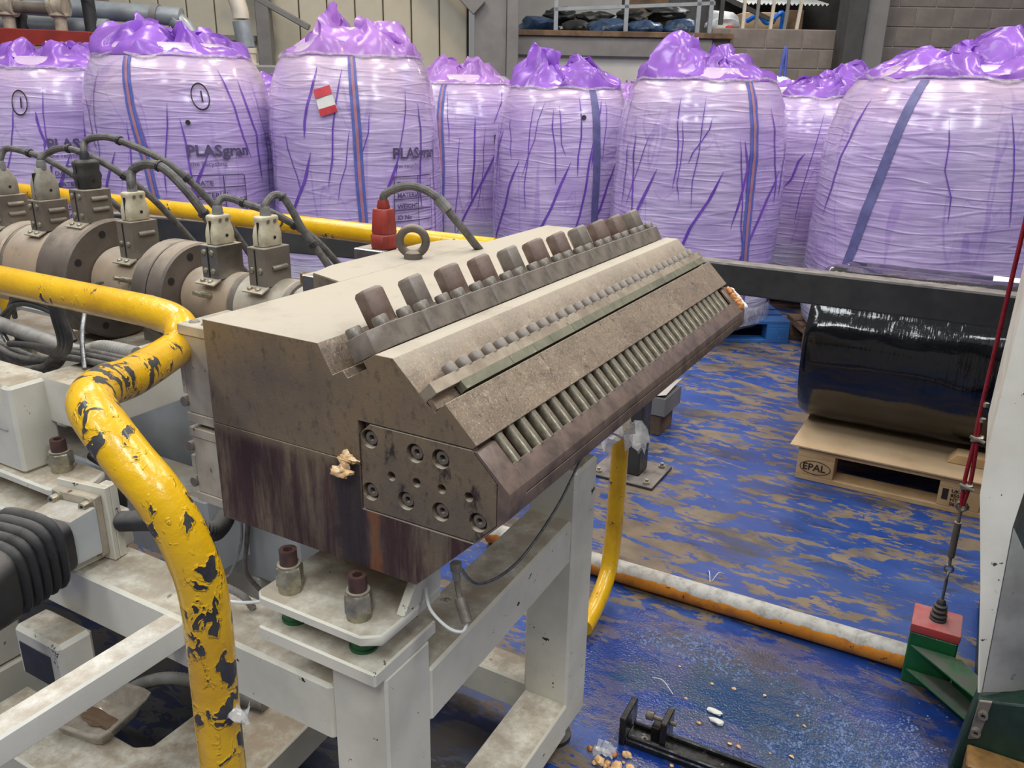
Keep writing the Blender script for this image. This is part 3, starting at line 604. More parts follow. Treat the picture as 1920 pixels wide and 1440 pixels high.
    if print_:
        th0, z0, sc = print_
        addtxt('print', 'PLASgran', .14 * sc, th0, z0, M['ink'], 0, .09 * sc, .0025)
        addtxt('print', 'the recycling', .06 * sc, th0, z0, M['ink'], .01, .0)
        g = G(); f = on(R_(th0), z0)
        W, Hh = .46 * sc, .11 * sc
        def quad(x0, y0, x1, y1):
            n = max(1, int(abs(x1 - x0) / .04)); rows = [[f(x0 + (x1 - x0) * i / n, yy, 0) + ORG[t.name] for i in range(n + 1)] for yy in (y0, y1)]; g.grid(rows)
        for i in range(6): quad(0, -.09 * sc - i * Hh, W, -.09 * sc - i * Hh + .006)
        for xx in (0, .27 * sc, W): quad(xx, -.09 * sc - 5 * Hh, xx + .006, -.09 * sc)
        g.build('print_table', M['ink'], t)
        for i, s in enumerate(('DATE', 'MATERIAL', 'WEIGHT', 'ID No', 'BAG No')): addtxt('print', s, .062 * sc, th0, z0, M['ink'], .02, -.09 * sc - (i + .8) * Hh, .001)
    if extra: extra(t, surf, on, addtxt)
    if pal: pallet(RC(u, v + .0, 0), TH + prz, pm, plabel or label.replace('purple bulk bag', 'pallet under the purple bulk bag'), 'pallets under the bulk bags')
    return t
def ring(t, on, th, z, r, nm='marker_ring'):
    f = on(R_(th), z); g = G(); o = ORG[t.name]
    g.grid([[f(rr * math.cos(a) * .8, rr * math.sin(a) * 1.2, 0) + o for a in [i * math.pi / 12 for i in range(25)]] for rr in (r, r + .008)]); g.build(nm, M['black_ink'], t)
def scribble(th, z):
    def ex(t, surf, on, addtxt): ring(t, on, th, z, .055); addtxt('marker_numeral', '1', .09, th - 1.5, z - .03, M['black_ink'])
    return ex
def exB(t, surf, on, addtxt):
    scribble(-58, 1.43)(t, surf, on, addtxt)
    f = on(R_(-67), 1.29); G().prism(circ(0, 0, .014, 10), 0, .004, lambda a, b, c: f(a, b, 0) + ORG[t.name] + V(0, 0, 0)).build('vent_hole', M['black_ink'], t)
def exC(t, surf, on, addtxt):
    f = on(R_(-98), 1.42, 1, .016); c, s = math.cos(.3), math.sin(.3); o = ORG[t.name]
    def q(x0, y0, x1, y1, dz): return [[f(c * x - s * y, s * x + c * y, 0) + o - FWD * dz for x in (x0, x1)] for y in (y0, y1)]
    G().grid(q(-.05, -.075, .05, .075, 0)).build('paper_label', M['paper'], t); G().grid(q(-.05, .025, .05, .075, .002)).build('label_band', M['labelred'], t); G().grid(q(-.05, -.075, .05, -.035, .002)).build('label_band', M['labelred'], t)
def exE(t, surf, on, addtxt):
    f = on(R_(-76), 1.33); G().prism(circ(0, 0, .017, 10), 0, .004, lambda a, b, c: f(a, b, 0) + ORG[t.name]).build('vent_hole', M['black_ink'], t)
def bags():
    B = bag
    B('bulk_bag', 'purple bulk bag with circled one beside the red beam', -3.06, 5.8, 1.04, 1.64, 1, 0, peaks=((-.1, .04, .3), (.25, .05, .2)), straps=((-116, -108, 1),), print_=(-72, 1.05, .6), extra=scribble(-86, 1.37), plabel='dark pallet under the circled bag beside the red beam', prz=math.pi / 2)
    B('bulk_bag', 'purple bulk bag with flopped liner, circled one and black printed table', -2.07, 5.45, 1.10, 1.72, 2, 1, (-.04, 0), ((-.36, .11, .3), (-.05, .05, .25), (.32, .05, .3)), ((-103, -84, 1),), (-70, 1.05, .62), extra=exB, plabel='dark pallet under the bag with flopped liner', prz=math.pi / 2)
    B('bulk_bag', 'purple bulk bag with a red and white paper label and tall twisted liner', -1.02, 5.5, 1.05, 1.74, 3, 2, (.0, 0), ((-.16, .17, .2), (.16, .09, .2), (.34, .05, .2)), ((-81, -75, 1),), (-58, 1.05, .6), extra=exC, liner='liner_pale', plabel='dark pallet under the bag with the paper label', prz=math.pi / 2)
    B('bulk_bag', 'purple bulk bag in the second row between the label bag and the vent bag', -.45, 7.2, 1.12, 1.60, 4, 3, peaks=((-.2, .08, .25), (.25, .08, .2)), straps=((-104, -104, 1),), print_=(-62, 1.05, .62), liner='liner_pale', plabel='dark pallet under the second row bag')
    B('bulk_bag', 'purple bulk bag with a black vent hole and pointed liner over the die', .335, 6.35, 1.0, 1.58, 5, 4, peaks=((-.27, .22, .2), (.2, .13, .3)), straps=((-66, -63, 0),), extra=exE, plabel='dark pallet under the bag with the vent hole', folds=18)
    B('bulk_bag', 'purple bulk bag standing on the blue pallet', 1.16, 5.5, 1.06, 1.64, 6, 0, peaks=((-.33, .14, .2), (-.02, .08, .22), (.2, .06, .2)), straps=((-66, -64, 1),), pm='pallet_blue', plabel='blue pallet under the wrapped purple bulk bag', extra=skirt, folds=18)
    B('bulk_bag', 'purple bulk bag with slanting liner set back beside the bag on the blue pallet', 2.25, 6.45, 1.1, 1.55, 7, 1, peaks=((-.05, .03, .3), (.3, .14, .4)), straps=(), plabel='dark pallet under the set back bag', folds=6)
    B('bulk_bag', 'wide leaning purple bulk bag behind the black film rolls', 2.40, 4.9, 1.22, 1.66, 8, 2, (.03, 0), ((-.25, .08, .3), (.2, .12, .3)), ((-131, -158, 0), (-52, -62, 0)), squat=.03, plabel='dark pallet under the wide leaning bag', folds=5)
    B('bulk_bag', 'purple bulk bag glimpsed between the flopped liner bag and the label bag', -1.75, 6.9, 1.06, 1.52, 9, 3, peaks=((0, .06, .3),), straps=(), plabel='dark pallet under the glimpsed bag', folds=4)
    B('bulk_bag', 'purple bulk bag with upright liner tuft behind the wide leaning bag', 3.6, 6.5, 1.05, 1.72, 10, 4, peaks=((-.2, .22, .18), (.2, .1, .3)), straps=(), plabel='dark pallet under the bag with the liner tuft', folds=4)
    B('bulk_bag', 'pale topped purple bulk bag behind the pointed liner bag', 1.05, 7.75, 1.04, 1.50, 12, 0, peaks=((-.1, .06, .3),), straps=(), liner='liner_pale', plabel='dark pallet under the pale topped bag', folds=4)
    t = thing('white_bulk_bag', 'white bulk bag corner with a blue lifting loop standing behind the purple row', 'bulk bag', RC(2.25, 8.1, 0))
    rows = []
    for k in range(17):
        s = k / 16; rr = .52 * (1 if s < .8 else 1 - (s - .8) * 1.9)
        rows.append([RC(2.25 + rr * math.cos(a) / (abs(math.cos(a)) ** 3 + abs(math.sin(a)) ** 3) ** .333, 8.1 + rr * math.sin(a) / (abs(math.cos(a)) ** 3 + abs(math.sin(a)) ** 3) ** .333, 1.58 * s) for a in [i * math.pi / 18 for i in range(36)]])
    G().grid(rows, True).build('sack', M['whitebag'], t, smooth=60)
    G().blob(RC(2.33, 8.05, 1.58), .16, 3, .3, 2, 1, 1, .5).build('gathered_top', M['whitebag'], t, smooth=60)
    g = G().tube(spline([RC(2.36, 8.0, 1.55), RC(2.37, 8.0, 1.74), RC(2.39, 8.0, 1.90), RC(2.405, 8.0, 1.76), RC(2.41, 8.0, 1.55)], 6), .016, 8); g.build('lifting_loop', M['strap_blue'], t)
def skirt(t, surf, on, addtxt):                          # loose wrap hanging over the pallet
    rows = []
    for k in range(6):
        s = k / 5; row = []
        for i in range(73):
            a = 2 * math.pi * i / 72; p = surf(a, .10 * (1 - s), .012); q = p + (p - RC(1.16, 5.5, p.z)) * .05 * s; q.z = .25 - .15 * s + .02 * noise.noise(V(i * .35, s * 3, 5)); row.append(q + V(0, 0, .0))
        rows.append(row)
    G().grid(rows).build('wrap_skirt', M['clear_wrap'], t, smooth=40, fixn=False)
bags()

# ------------------------------------------------------------------ black film rolls on their pallet (length along the extrusion axis)
def rolls():
    t = pallet((1.0645, 2.915, 0), 0, 'wood', 'raw wooden pallet with an oval stamp carrying the black film roll')
    o = ORG[t.name]; y = 2.5135
    def fn(x0, z0): return lambda a, b, c: V(x0 + a, y, z0 + b) - o
    def add(n, me): link(n, me, t, o)
    def ring_m(cx, cz, rx, rz, th):
        g = G(); g.grid([[(cx + (rx + d) * math.cos(a), y, cz + (rz + d) * math.sin(a)) for a in [i * math.pi / 16 for i in range(33)]] for d in (0, th)]); g.build('stamp_ring', M['black_ink'], t)
    add('stamp', text_mesh('EPAL', .042, M['black_ink'], fn(.488, .048), bold=.0008)); ring_m(.538, .061, .058, .027, .003)
    for i, s in enumerate(('UK-', '85019', 'HT', '062 0 12')): add('stamp', text_mesh(s, .02, M['black_ink'], fn(1.035, .083 - i * .018), bold=.0006))
    add('stamp_box', G().box(1.005, y - .0002, .05, 1.026, y, .095).mesh(M['black_ink'], org=o))
    tag(G().pz([(.43, 2.50), (1.22, 2.50), (1.20, 2.62), (1.18, 3.30), (.44, 3.30)], .1445, .150).build('cardboard_sheet', M['card']), 'brown cardboard sheet under the big black film roll', 'cardboard')
    tag(G().pz([(1.12, 2.515), (1.62, 2.50), (1.63, 3.3), (1.24, 3.3)], .1445, .1485).build('cardboard_sheet', M['card']), 'second cardboard sheet curling from under the roll on the pallet', 'cardboard')
    tag(G().py([(1.0, .151), (1.19, .151), (1.17, .19), (1.03, .19)], 2.64, 2.72).build('wooden_chock', M['wood'], bevel=.002), 'wooden chock wedged beside the black roll on the pallet', 'chock')
    def roll(name, label, x0, x1, y, z, r):
        t = thing(name, label, 'film roll', (x0 + (x1 - x0) / 2, y, z - r))
        rows = []; n = 96; m = 60
        for k in range(m + 1):
            x = x0 + (x1 - x0) * k / m; row = []
            for i in range(n):
                a = 2 * math.pi * i / n; rr = r + .0035 * noise.noise(V(x * 9, math.cos(a) * 5, math.sin(a) * 5)) + .003 * noise.noise(V(x * 2, math.cos(a) * 16, math.sin(a) * 16))
                if k in (0, m): rr -= .018
                if k in (1, m - 1): rr -= .004
                row.append((x, y + rr * math.cos(a), z + rr * math.sin(a)))
            rows.append(row)
        for s, xx in ((0, x0), (1, x1)):
            pass
        G().grid(rows, True).build('film_wrap', M['black_film'], t, smooth=70)
        for xx, d in ((x0, 1), (x1, -1)):
            G().lathe((xx + d * .001, y, z), (d, 0, 0), [(0, r - .02), (.004, .09), (.03, .09)], 64).build('end_face', M['black_film'], t)
        return t
    roll('film_roll', 'big glossy black wrapped film roll lying on the stamped pallet', .405, 1.75, 2.93, .486, .335)
    t = roll('film_roll', 'black film roll behind the barrier bar with a white paper label', .40, 1.6, 3.53, .50, .235)
    rows = [[(x, 3.53 + .2375 * math.cos(a), .50 + .2375 * math.sin(a)) for x in (1.04, 1.15)] for a in [R_(84 + 6 * i) for i in range(6)]]
    G().grid(rows).build('paper_label', M['paper'], t)
    g = G()
    for x in (.6, 1.35): g.px([(3.33, 0), (3.73, 0), (3.73, .36), (3.66, .34), (3.53, .262), (3.40, .34), (3.33, .36)], x, x + .12)
    tag(g.build('roll_cradle', M['wood_dark'], bevel=.004), 'dark timber cradle under the labelled black roll', 'cradle')
rolls()
# ------------------------------------------------------------------ the flat sheet die
def die():
    L = 1.088; D0 = V(.25, L / 2, .856)
    t = thing('sheet_die', 'long brown steel flat sheet die with a row of hex bolts and a rod-filled lip', 'sheet die', (0, 0, .856))
    up = [(0, 1.018), (0, 1.178), (.2202, 1.178), (.2435, 1.1372), (.2613, 1.1471), (.2692, 1.1375), (.3017, 1.1563), (.2963, 1.1656), (.316, 1.178), (.3446, 1.178),
          (.3835, 1.1400), (.395, 1.1285), (.397, 1.1305), (.4084, 1.118), (.4236, 1.1329), (.4698, 1.0868), (.464, 1.081), (.283, 1.081), (.283, 1.018)]
    b = G().py(up, 0, L).build('upper_body', M['die_up'], t, bevel=.0006)
    G().py([(0, .856), (.3723, .856), (.4655, .9485), (.283, .9485), (.283, 1.0165), (0, 1.0165)], 0, L).build('lower_body', M['die_lo'], t, bevel=.0006)
    G().py([(.003, 1.0165), (.283, 1.0165), (.283, 1.018), (.003, 1.018)], .006, L - .006).build('parting_gasket', M['socket'], t)
    G().py([(.285, .951), (.285, 1.079), (.459, 1.079), (.459, 1.067), (.4995, 1.0265), (.4995, .983), (.4675, .951)], .0135, L - .0135).build('lip_block', M['lip'], t)
    # feed block bolted to the back of the die
    G().pz([(-.0, .30), (-.09, .33), (-.11, .40), (-.11, .70), (-.09, .77), (0, .80)], .93, 1.1775).build('feed_block', M['die_up'], t, bevel=.002)
    # end plates with counterbored screws
    outline = [(.2865, .952), (.2865, 1.064), (.302, 1.0785), (.462, 1.0785), (.4985, 1.0420), (.4985, .9845), (.466, .952)]
    big = [(.3018, 1.0581), (.3757, 1.0548), (.4156, 1.0562), (.2998, .9797), (.359, .9816), (.4146, .9807), (.4717, .9816)]
    small = [(.3363, 1.012), (.3772, 1.0132), (.4167, 1.0144), (.4581, 1.0141)]
    for y0, sg in ((.0065, 1), (L - .0065, -1)):
        me = curve_mesh([outline] + [circ(x, z, .0135) for x, z in big] + [circ(x, z, .0068, 16) for x, z in small], .013, M['die_end'], lambda a, b, c: V(a, y0 + c, b) - ORG[t.name])
        link('end_plate', me, t, ORG[t.name])
        hd = curve_mesh([circ(0, 0, .0092, 20), circ(0, 0, .0048, 6)], .009, M['bolt'], lambda a, b, c: V(a, c, b))
        for k, (x, z) in enumerate(big): inst('cap_screw', hd, t, (x, y0 + sg * .0025, z))
    for y0, y1 in ((0, .043), (L - .043, L)):
        ou = [(.4706, 1.0788), (.5174, 1.0324), (.5181, .9995), (.4680, .9495)]; inn = [(.4650, 1.0780), (.4995, 1.0425), (.4995, .9845), (.4660, .951)]
        g = G(); g.v = [(x, y, z) for y in (y0, y1) for x, z in ou + inn]
        for i in range(3): g.f += [(i, i + 1, i + 5, i + 4), (i + 12, i + 13, i + 9, i + 8), (i, i + 8, i + 9, i + 1), (i + 4, i + 5, i + 13, i + 12)]
        g.f += [(0, 4, 12, 8), (3, 11, 15, 7)]; g.build('lip_end_cap', M['lip'], t, bevel=.0005)
    G().py([(.4965, 1.0533), (.5174, 1.0324), (.5174, 1.0185), (.502, 1.0185), (.486, 1.0428)], .0435, L - .0435).build('lip_plate', M['lip'], t, bevel=.0006)
    G().py([(.5174, 1.0165), (.5181, .9995), (.5005, .982), (.5005, 1.0165)], .0435, L - .0435).build('lower_lip_plate', M['lip'], t, bevel=.0006)
    rm = G().lathe((0, 0, 0), (.7071, 0, -.7071), [(0, .0088), (.045, .0088)], 16, caps=False).mesh(M['rod'])
    for k in range(32): inst('adjuster_rod', rm, t, (.4607, .0595 + .0309 * k, 1.0790))
    # V-groove rail of small screws and the scale strip below it
    e1 = V(.7071, 0, .7071); e2 = V(.7071, 0, -.7071)
    sm = G().lathe((0, 0, 0), (-.7071, 0, .7071), [(0, .0098), (.0135, .0098), (.0155, .0085)], 20).mesh(M['bolt'])
    hx = G().lathe((0, 0, 0), (.7071, 0, .7071), [(0.0146, .0045), (.0147, .0040)], 6).mesh(M['socket'])
    for k in range(31): inst('rail_screw', sm, t, (.3950, .062 + .0325 * k, 1.1492))
    for y0, y1 in ((.0, .215), (.216, .47), (.471, .70), (.701, .90), (.901, L - .012)):
        G().py([(.3842, 1.1398), (.4003, 1.1558), (.4116, 1.1445), (.3955, 1.1284)], y0, y1).build('clamp_strip', M['pale_scale'], t, bevel=.0005)
    ys = [.052, .176, .247, .300, .377, .42, .50, .58, .655, .72, .80, .865, .93, 1.0, L - .03]
    for y0, y1 in zip(ys, ys[1:]): G().py([(.4030, 1.1372), (.4122, 1.1464), (.4220, 1.1366), (.4128, 1.1274)], y0 + .0005, y1 - .0005).build('scale_segment', M['strip_green'], t)
    G().py([(.3945, 1.1292), (.4005, 1.135), (.412, 1.1235), (.408, 1.119)], .0, L).build('strip_bed', M['die_end'], t)
    # heavy clamp blocks, hex adjusters and cap screws in the slanting groove
    O = V(.2435, 0, 1.137); a = V(.867, 0, .498); b_ = V(-.498, 0, .867)
    def gf(x, h, y): return O + a * x + b_ * h + V(0, y, 0)
    P = .0942; y0 = .036
    blk = G().prism([(.026, .001), (.070, .001), (.0775, .005), (.0815, .013), (.0815, P - .0055), (.026, P - .0055)], .001, .033, lambda x, y, h: a * x + b_ * h + V(0, y, 0)).mesh(M['bolt'], .0008)
    first = G().prism([(.026, -.016), (.068, -.016), (.0815, .012), (.0815, P - .0055), (.026, P - .0055)], .001, .033, lambda x, y, h: a * x + b_ * h + V(0, y, 0)).mesh(M['bolt'], .0008)
    hexm = [G().lathe((0, 0, 0), b_, [(0, .0212), (.047, .0212), (.0515, .018)], 6, ph).mesh(M[mm], .0006) for ph, mm in ((.2, 'rustbolt'), (.45, 'bolt'), (.0, 'rustbolt'))]
    was = G().lathe((0, 0, 0), b_, [(0, .0225), (.003, .0225)], 20).mesh(M['bolt'])
    cs = G().lathe((0, 0, 0), b_, [(0, .0112), (.0115, .0112), (.0135, .0098)], 16).mesh(M['capscrew'])
    for k in range(11):
        yy = y0 + P * k
        inst('clamp_block', first if k == 0 else blk, t, O + V(0, yy, 0))
        inst('washer', was, t, gf(.050, .033, yy + P * .46)); inst('hex_adjuster', hexm[k % 3], t, gf(.050, .036, yy + P * .46))
        for s in (.2, .76): inst('cap_screw', cs, t, gf(.0690, .033, yy + P * s))
        if k == 0: inst('cap_screw', cs, t, gf(.038, .033, yy - .004))
    # small dowel in the top face near the first bolt
    G().lathe((.214, .128, 1.178), (0, 0, 1), [(0, .012), (.003, .011), (.005, .006)], 16).build('dowel_pin', M['capscrew'], t)
    # resin baked on at the ends
    g = G()
    for i in range(5): g.blob((.2565 + .012 * random.random(), -.006 - .004 * random.random(), 1.012 + .014 * random.random()), .005 + .003 * random.random(), i, 1.0, 2, 1.2, .5, 1)
    g.blob((.260, -.012, 1.004), .010, 31, 1.1, 3, 1.3, .6, .8); g.blob((.272, -.008, 1.024), .007, 32, 1.0, 3, 1.8, .5, .5); g.build('baked_resin_lump', M['resin'], t, smooth=60)
    g = G()
    for i in range(10): g.blob((.478 + .0036 * i, L - .012 + .004 * random.random(), 1.074 - .0036 * i), .0085, i + 5, .5, 2)
    g.build('baked_resin_lump', M['resin_dark'], t, smooth=60)
    g = G()
    for i in range(8): g.blob((.482 + .0048 * i, L + .002, 1.071 - .0048 * i), .008, i + 25, .4, 2)
    g.build('white_resin_skin', M['paper'], t, smooth=60)
    # aluminium corner brackets on the back face
    for z0, z1 in ((1.005, 1.162), (.868, .996)):
        g = G().box(-.056, .004, z0 + .016, -.0005, .10, z1 - .016); g.build('side_bracket', M['alu'], t, bevel=.001)
        G().box(-.060, .002, z1 - .0155, -.0005, .10, z1).build('bracket_flange', M['alu'], t, bevel=.001); G().box(-.060, .002, z0, -.0005, .10, z0 + .0155).build('bracket_flange', M['alu'], t, bevel=.001)
        G().box(-.066, .004, z0 + .045, -.0565, .07, z1 - .05).build('bracket_lug', M['alu'], t, bevel=.001)
        for zz in (z0 + .032, z1 - .034): G().lathe((-.062, .012, zz), (0, -1, 0), [(0, .008), (.012, .008)], 14).build('bracket_screw', M['bolt'], t)
        for xx in (-.044, -.018): G().lathe((xx, .022, z1), (0, 0, 1), [(0, .0085), (.003, .006), (.004, .003)], 14).build('button_screw', M['bolt'], t)
    # lifting eye
    c = V(-.02, .545, 1.212); n = FWD; e = n.cross(V(0, 0, 1)).normalized()
    g = G().tube([c + e * .026 * math.cos(x) + V(0, 0, .026) * math.sin(x) for x in [i * math.pi / 16 for i in range(33)]], .0082, 12, False); g.lathe((-.02, .545, 1.1775), (0, 0, 1), [(0, .019), (.012, .018), (.016, .012)], 20)
    g.build('lifting_eye', M['flange'], t)
    return t
die()
# ------------------------------------------------------------------ white stand under the die
def hexnut(t, p, r=.0215, h=.03, capr=.0135, caph=.024, name='jacking_bolt'):
    p = V(*p)
    b = G().lathe(p, (0, 0, 1), [(0, r * .86), (.012, r * .86), (.012, r * .8)], 20); b.lathe(p + V(0, 0, .012), (0, 0, 1), [(0, r), (h - .003, r), (h, r * .9)], 6, .3); o = b.build(name, M['zinc'], t)
    G().lathe(p + V(0, 0, .012 + h), (0, 0, 1), [(0, r * .82), (.004, r * .82)], 20).build('washer', M['zinc'], o)
    me = curve_mesh([circ(0, 0, capr, 20), circ(0, 0, capr * .56, 6, .3)], caph, M['brown'], lambda a, b, c: V(a, b, c + caph / 2) + p + V(0, 0, .016 + h) - ORG[t.name]); link('socket_head', me, o, ORG[t.name])
    G().lathe(p + V(0, 0, .0165 + h), (0, 0, 1), [(0, capr * .6), (.008, capr * .6)], 12).build('socket_floor', M['socket'], o)
def stand():
    t = thing('die_stand', 'chipped white steel stand with box legs carrying the sheet die', 'stand', (.1, .3, 0)); W = M['white_frame']
    G().box(.226, -.022, .072, .331, .088, .695).build('leg', W, t, bevel=.004)
    G().box(.205, .640, .072, .318, .748, .750).build('leg', W, t, bevel=.006)
    G().box(-.42, .640, .072, -.31, .748, .64).build('leg', W, t, bevel=.006)
    G().box(-.72, -.024, .535, .2255, .090, .640).build('cross_beam', W, t, bevel=.006)
    G().add([(.226, .0885, .535), (.331, .0885, .535), (.331, .0885, .638), (.226, .0885, .638), (.207, .6395, .535), (.3125, .6395, .535), (.3125, .6395, .638), (.207, .6395, .638)],
            [(0, 1, 2, 3), (4, 7, 6, 5), (0, 4, 5, 1), (3, 2, 6, 7), (0, 3, 7, 4), (1, 5, 6, 2)]).build('long_beam', W, t, bevel=.005)
    G().add([(.226, .0885, .072), (.334, .0885, .072), (.334, .0885, .16), (.226, .0885, .16), (.212, .6395, .072), (.3225, .6395, .072), (.3225, .6395, .16), (.212, .6395, .16)],
            [(0, 1, 2, 3), (4, 7, 6, 5), (0, 4, 5, 1), (3, 2, 6, 7), (0, 3, 7, 4), (1, 5, 6, 2)]).build('bottom_rail', W, t, bevel=.005)
    G().box(-.31, .655, .072, .2045, .740, .160).build('bottom_rail', W, t, bevel=.005)
    G().pz([(-.80, -.10), (-.12, -.10), (-.15, .36), (-.36, .36), (-.39, .33), (-.39, .07), (-.42, .048), (-.80, .048)], .072, .16).build('bottom_rail', M['white'], t, bevel=.005)
    G().box(-.147, -1.25, .590, -.098, -.0245, .639).build('outrigger_beam', M['white_bright'], t, bevel=.010, seg=3)
    # pad, spring mounts and bracket plate with two jacking bolts
    G().pz([(.105, -.046), (.312, -.046), (.331, -.046), (.331, .106), (.105, .106)], .6955, .720).build('mount_pad', W, t, bevel=.003)
    for x, y in ((.142, -.002), (.276, -.002)):
        m = G().lathe((x, y, .7202), (0, 0, 1), [(0, .0215), (.004, .0215), (.004, .019), (.034, .019), (.0365, .021)], 20).build('spring_mount', M['green'], t)
    G().pz([(.115, -.046), (.306, -.046), (.333, -.028), (.333, .118), (.10, .118), (.10, -.034)], .757, .775).build('bracket_plate', W, t, bevel=.003)
    G().py([(.10, .7755), (.333, .7755), (.333, .855), (.10, .855)], .104, .118).build('bracket_web', W, t, bevel=.002)
    G().px([(.02, .7755), (.1035, .7755), (.1035, .855), (.085, .855)], .318, .333).build('bracket_gusset', W, t, bevel=.002)
    for x in (.142, .275): hexnut(t, (x, -.008, .7752))
    # floor feet
    for x, y in ((.28, .03), (.262, .694), (-.365, .694), (-.66, .03)):
        G().lathe((x, y, 0), (0, 0, 1), [(0, .045), (.012, .045), (.02, .022), (.072, .022)], 20).build('levelling_foot', M['rubber'], t)
    # cable gland box hung below the beam
    G().box(-.50, -.10, .42, -.36, -.03, .53).build('junction_box', M['white'], t, bevel=.008); G().box(-.485, -.1015, .43, -.39, -.1005, .50).build('box_cover', M['black_steel'], t); G().lathe((-.16, .0945, .44), (0, -1, 0), [(0, .02), (.03, .02), (.03, .014), (.06, .014)], 12).build('cable_gland', M['rubber'], t)
    return t
stand()
# ------------------------------------------------------------------ extruder support to the left of the die
def support():
    t = thing('extruder_support', 'grey white extruder support arm with a bolted foot plate', 'support', (-.6, .3, 0)); W = M['white']
    G().box(-.98, -.03, .64 + .001, -.385, .10, .72).build('spacer_beam', W, t, bevel=.005)
    G().pz([(-.99, .003), (-.485, .003), (-.452, .02), (-.442, .07), (-.46, .108), (-.99, .115)], .757, .7755).build('foot_plate', W, t, bevel=.004)
    G().box(-.69, .016, .776, -.575, .10, .955).build('upright', W, t, bevel=.006); G().py([(-.86, .776), (-.80, .776), (-.76, .80), (-.75, .93), (-.80, .955), (-.86, .955)], .012, .104).build('upright', W, t, bevel=.006)
    G().box(-.60, .085, .865, -.455, .84, .957).build('cross_arm', W, t, bevel=.007, seg=2); G().box(-.88, .012, .862, -.6005, .104, .957).build('cross_arm', W, t, bevel=.007, seg=2)
    hexnut(t, (-.535, .068, .7757), .0235, .026, .0145, .024)
    for x in (-.535, -.80): G().lathe((x, .05, .7202), (0, 0, 1), [(0, .02), (.0365, .02)], 16).build('spring_mount', M['dark_green'], t)
    # farther foot with its own bolt
    G().box(-1.62, .30, .70, -.9, .46, .78).build('rear_beam', W, t, bevel=.006); G().box(-1.30, .28, .7805, -.99, .44, .84).build('rear_pad', W, t, bevel=.006)
    hexnut(t, (-1.08, .34, .8405), .03, .03, .017, .03)
    G().box(-1.7, .34, .40, -.47, .46, .6).build('bed_beam', M['lightgrey'], t, bevel=.006); G().box(-1.7, .5, .30, -.35, .70, .80).build('bed_beam', M['lightgrey'], t, bevel=.006)
    G().box(-1.7, .12, .0, -1.55, .72, .40).build('leg', W, t, bevel=.006); G().box(-.64, .5, 0, -.50, .72, .30).build('leg', W, t, bevel=.006)
    G().box(-.98, -.022, .2, -.86, .09, .64).build('leg', W, t, bevel=.006); G().box(-.98, -.022, 0, -.85, .2, .2).build('leg', W, t, bevel=.006)
    for x0, x1 in ((-.9, -.72),): G().box(x0, .55, .8405, x1, .69, .90).build('saddle', M['box'], t, bevel=.004)
    G().box(-1.12, .43, .845, -.62, .66, .865).build('dusty_tray', M['white'], t, bevel=.004)
support()
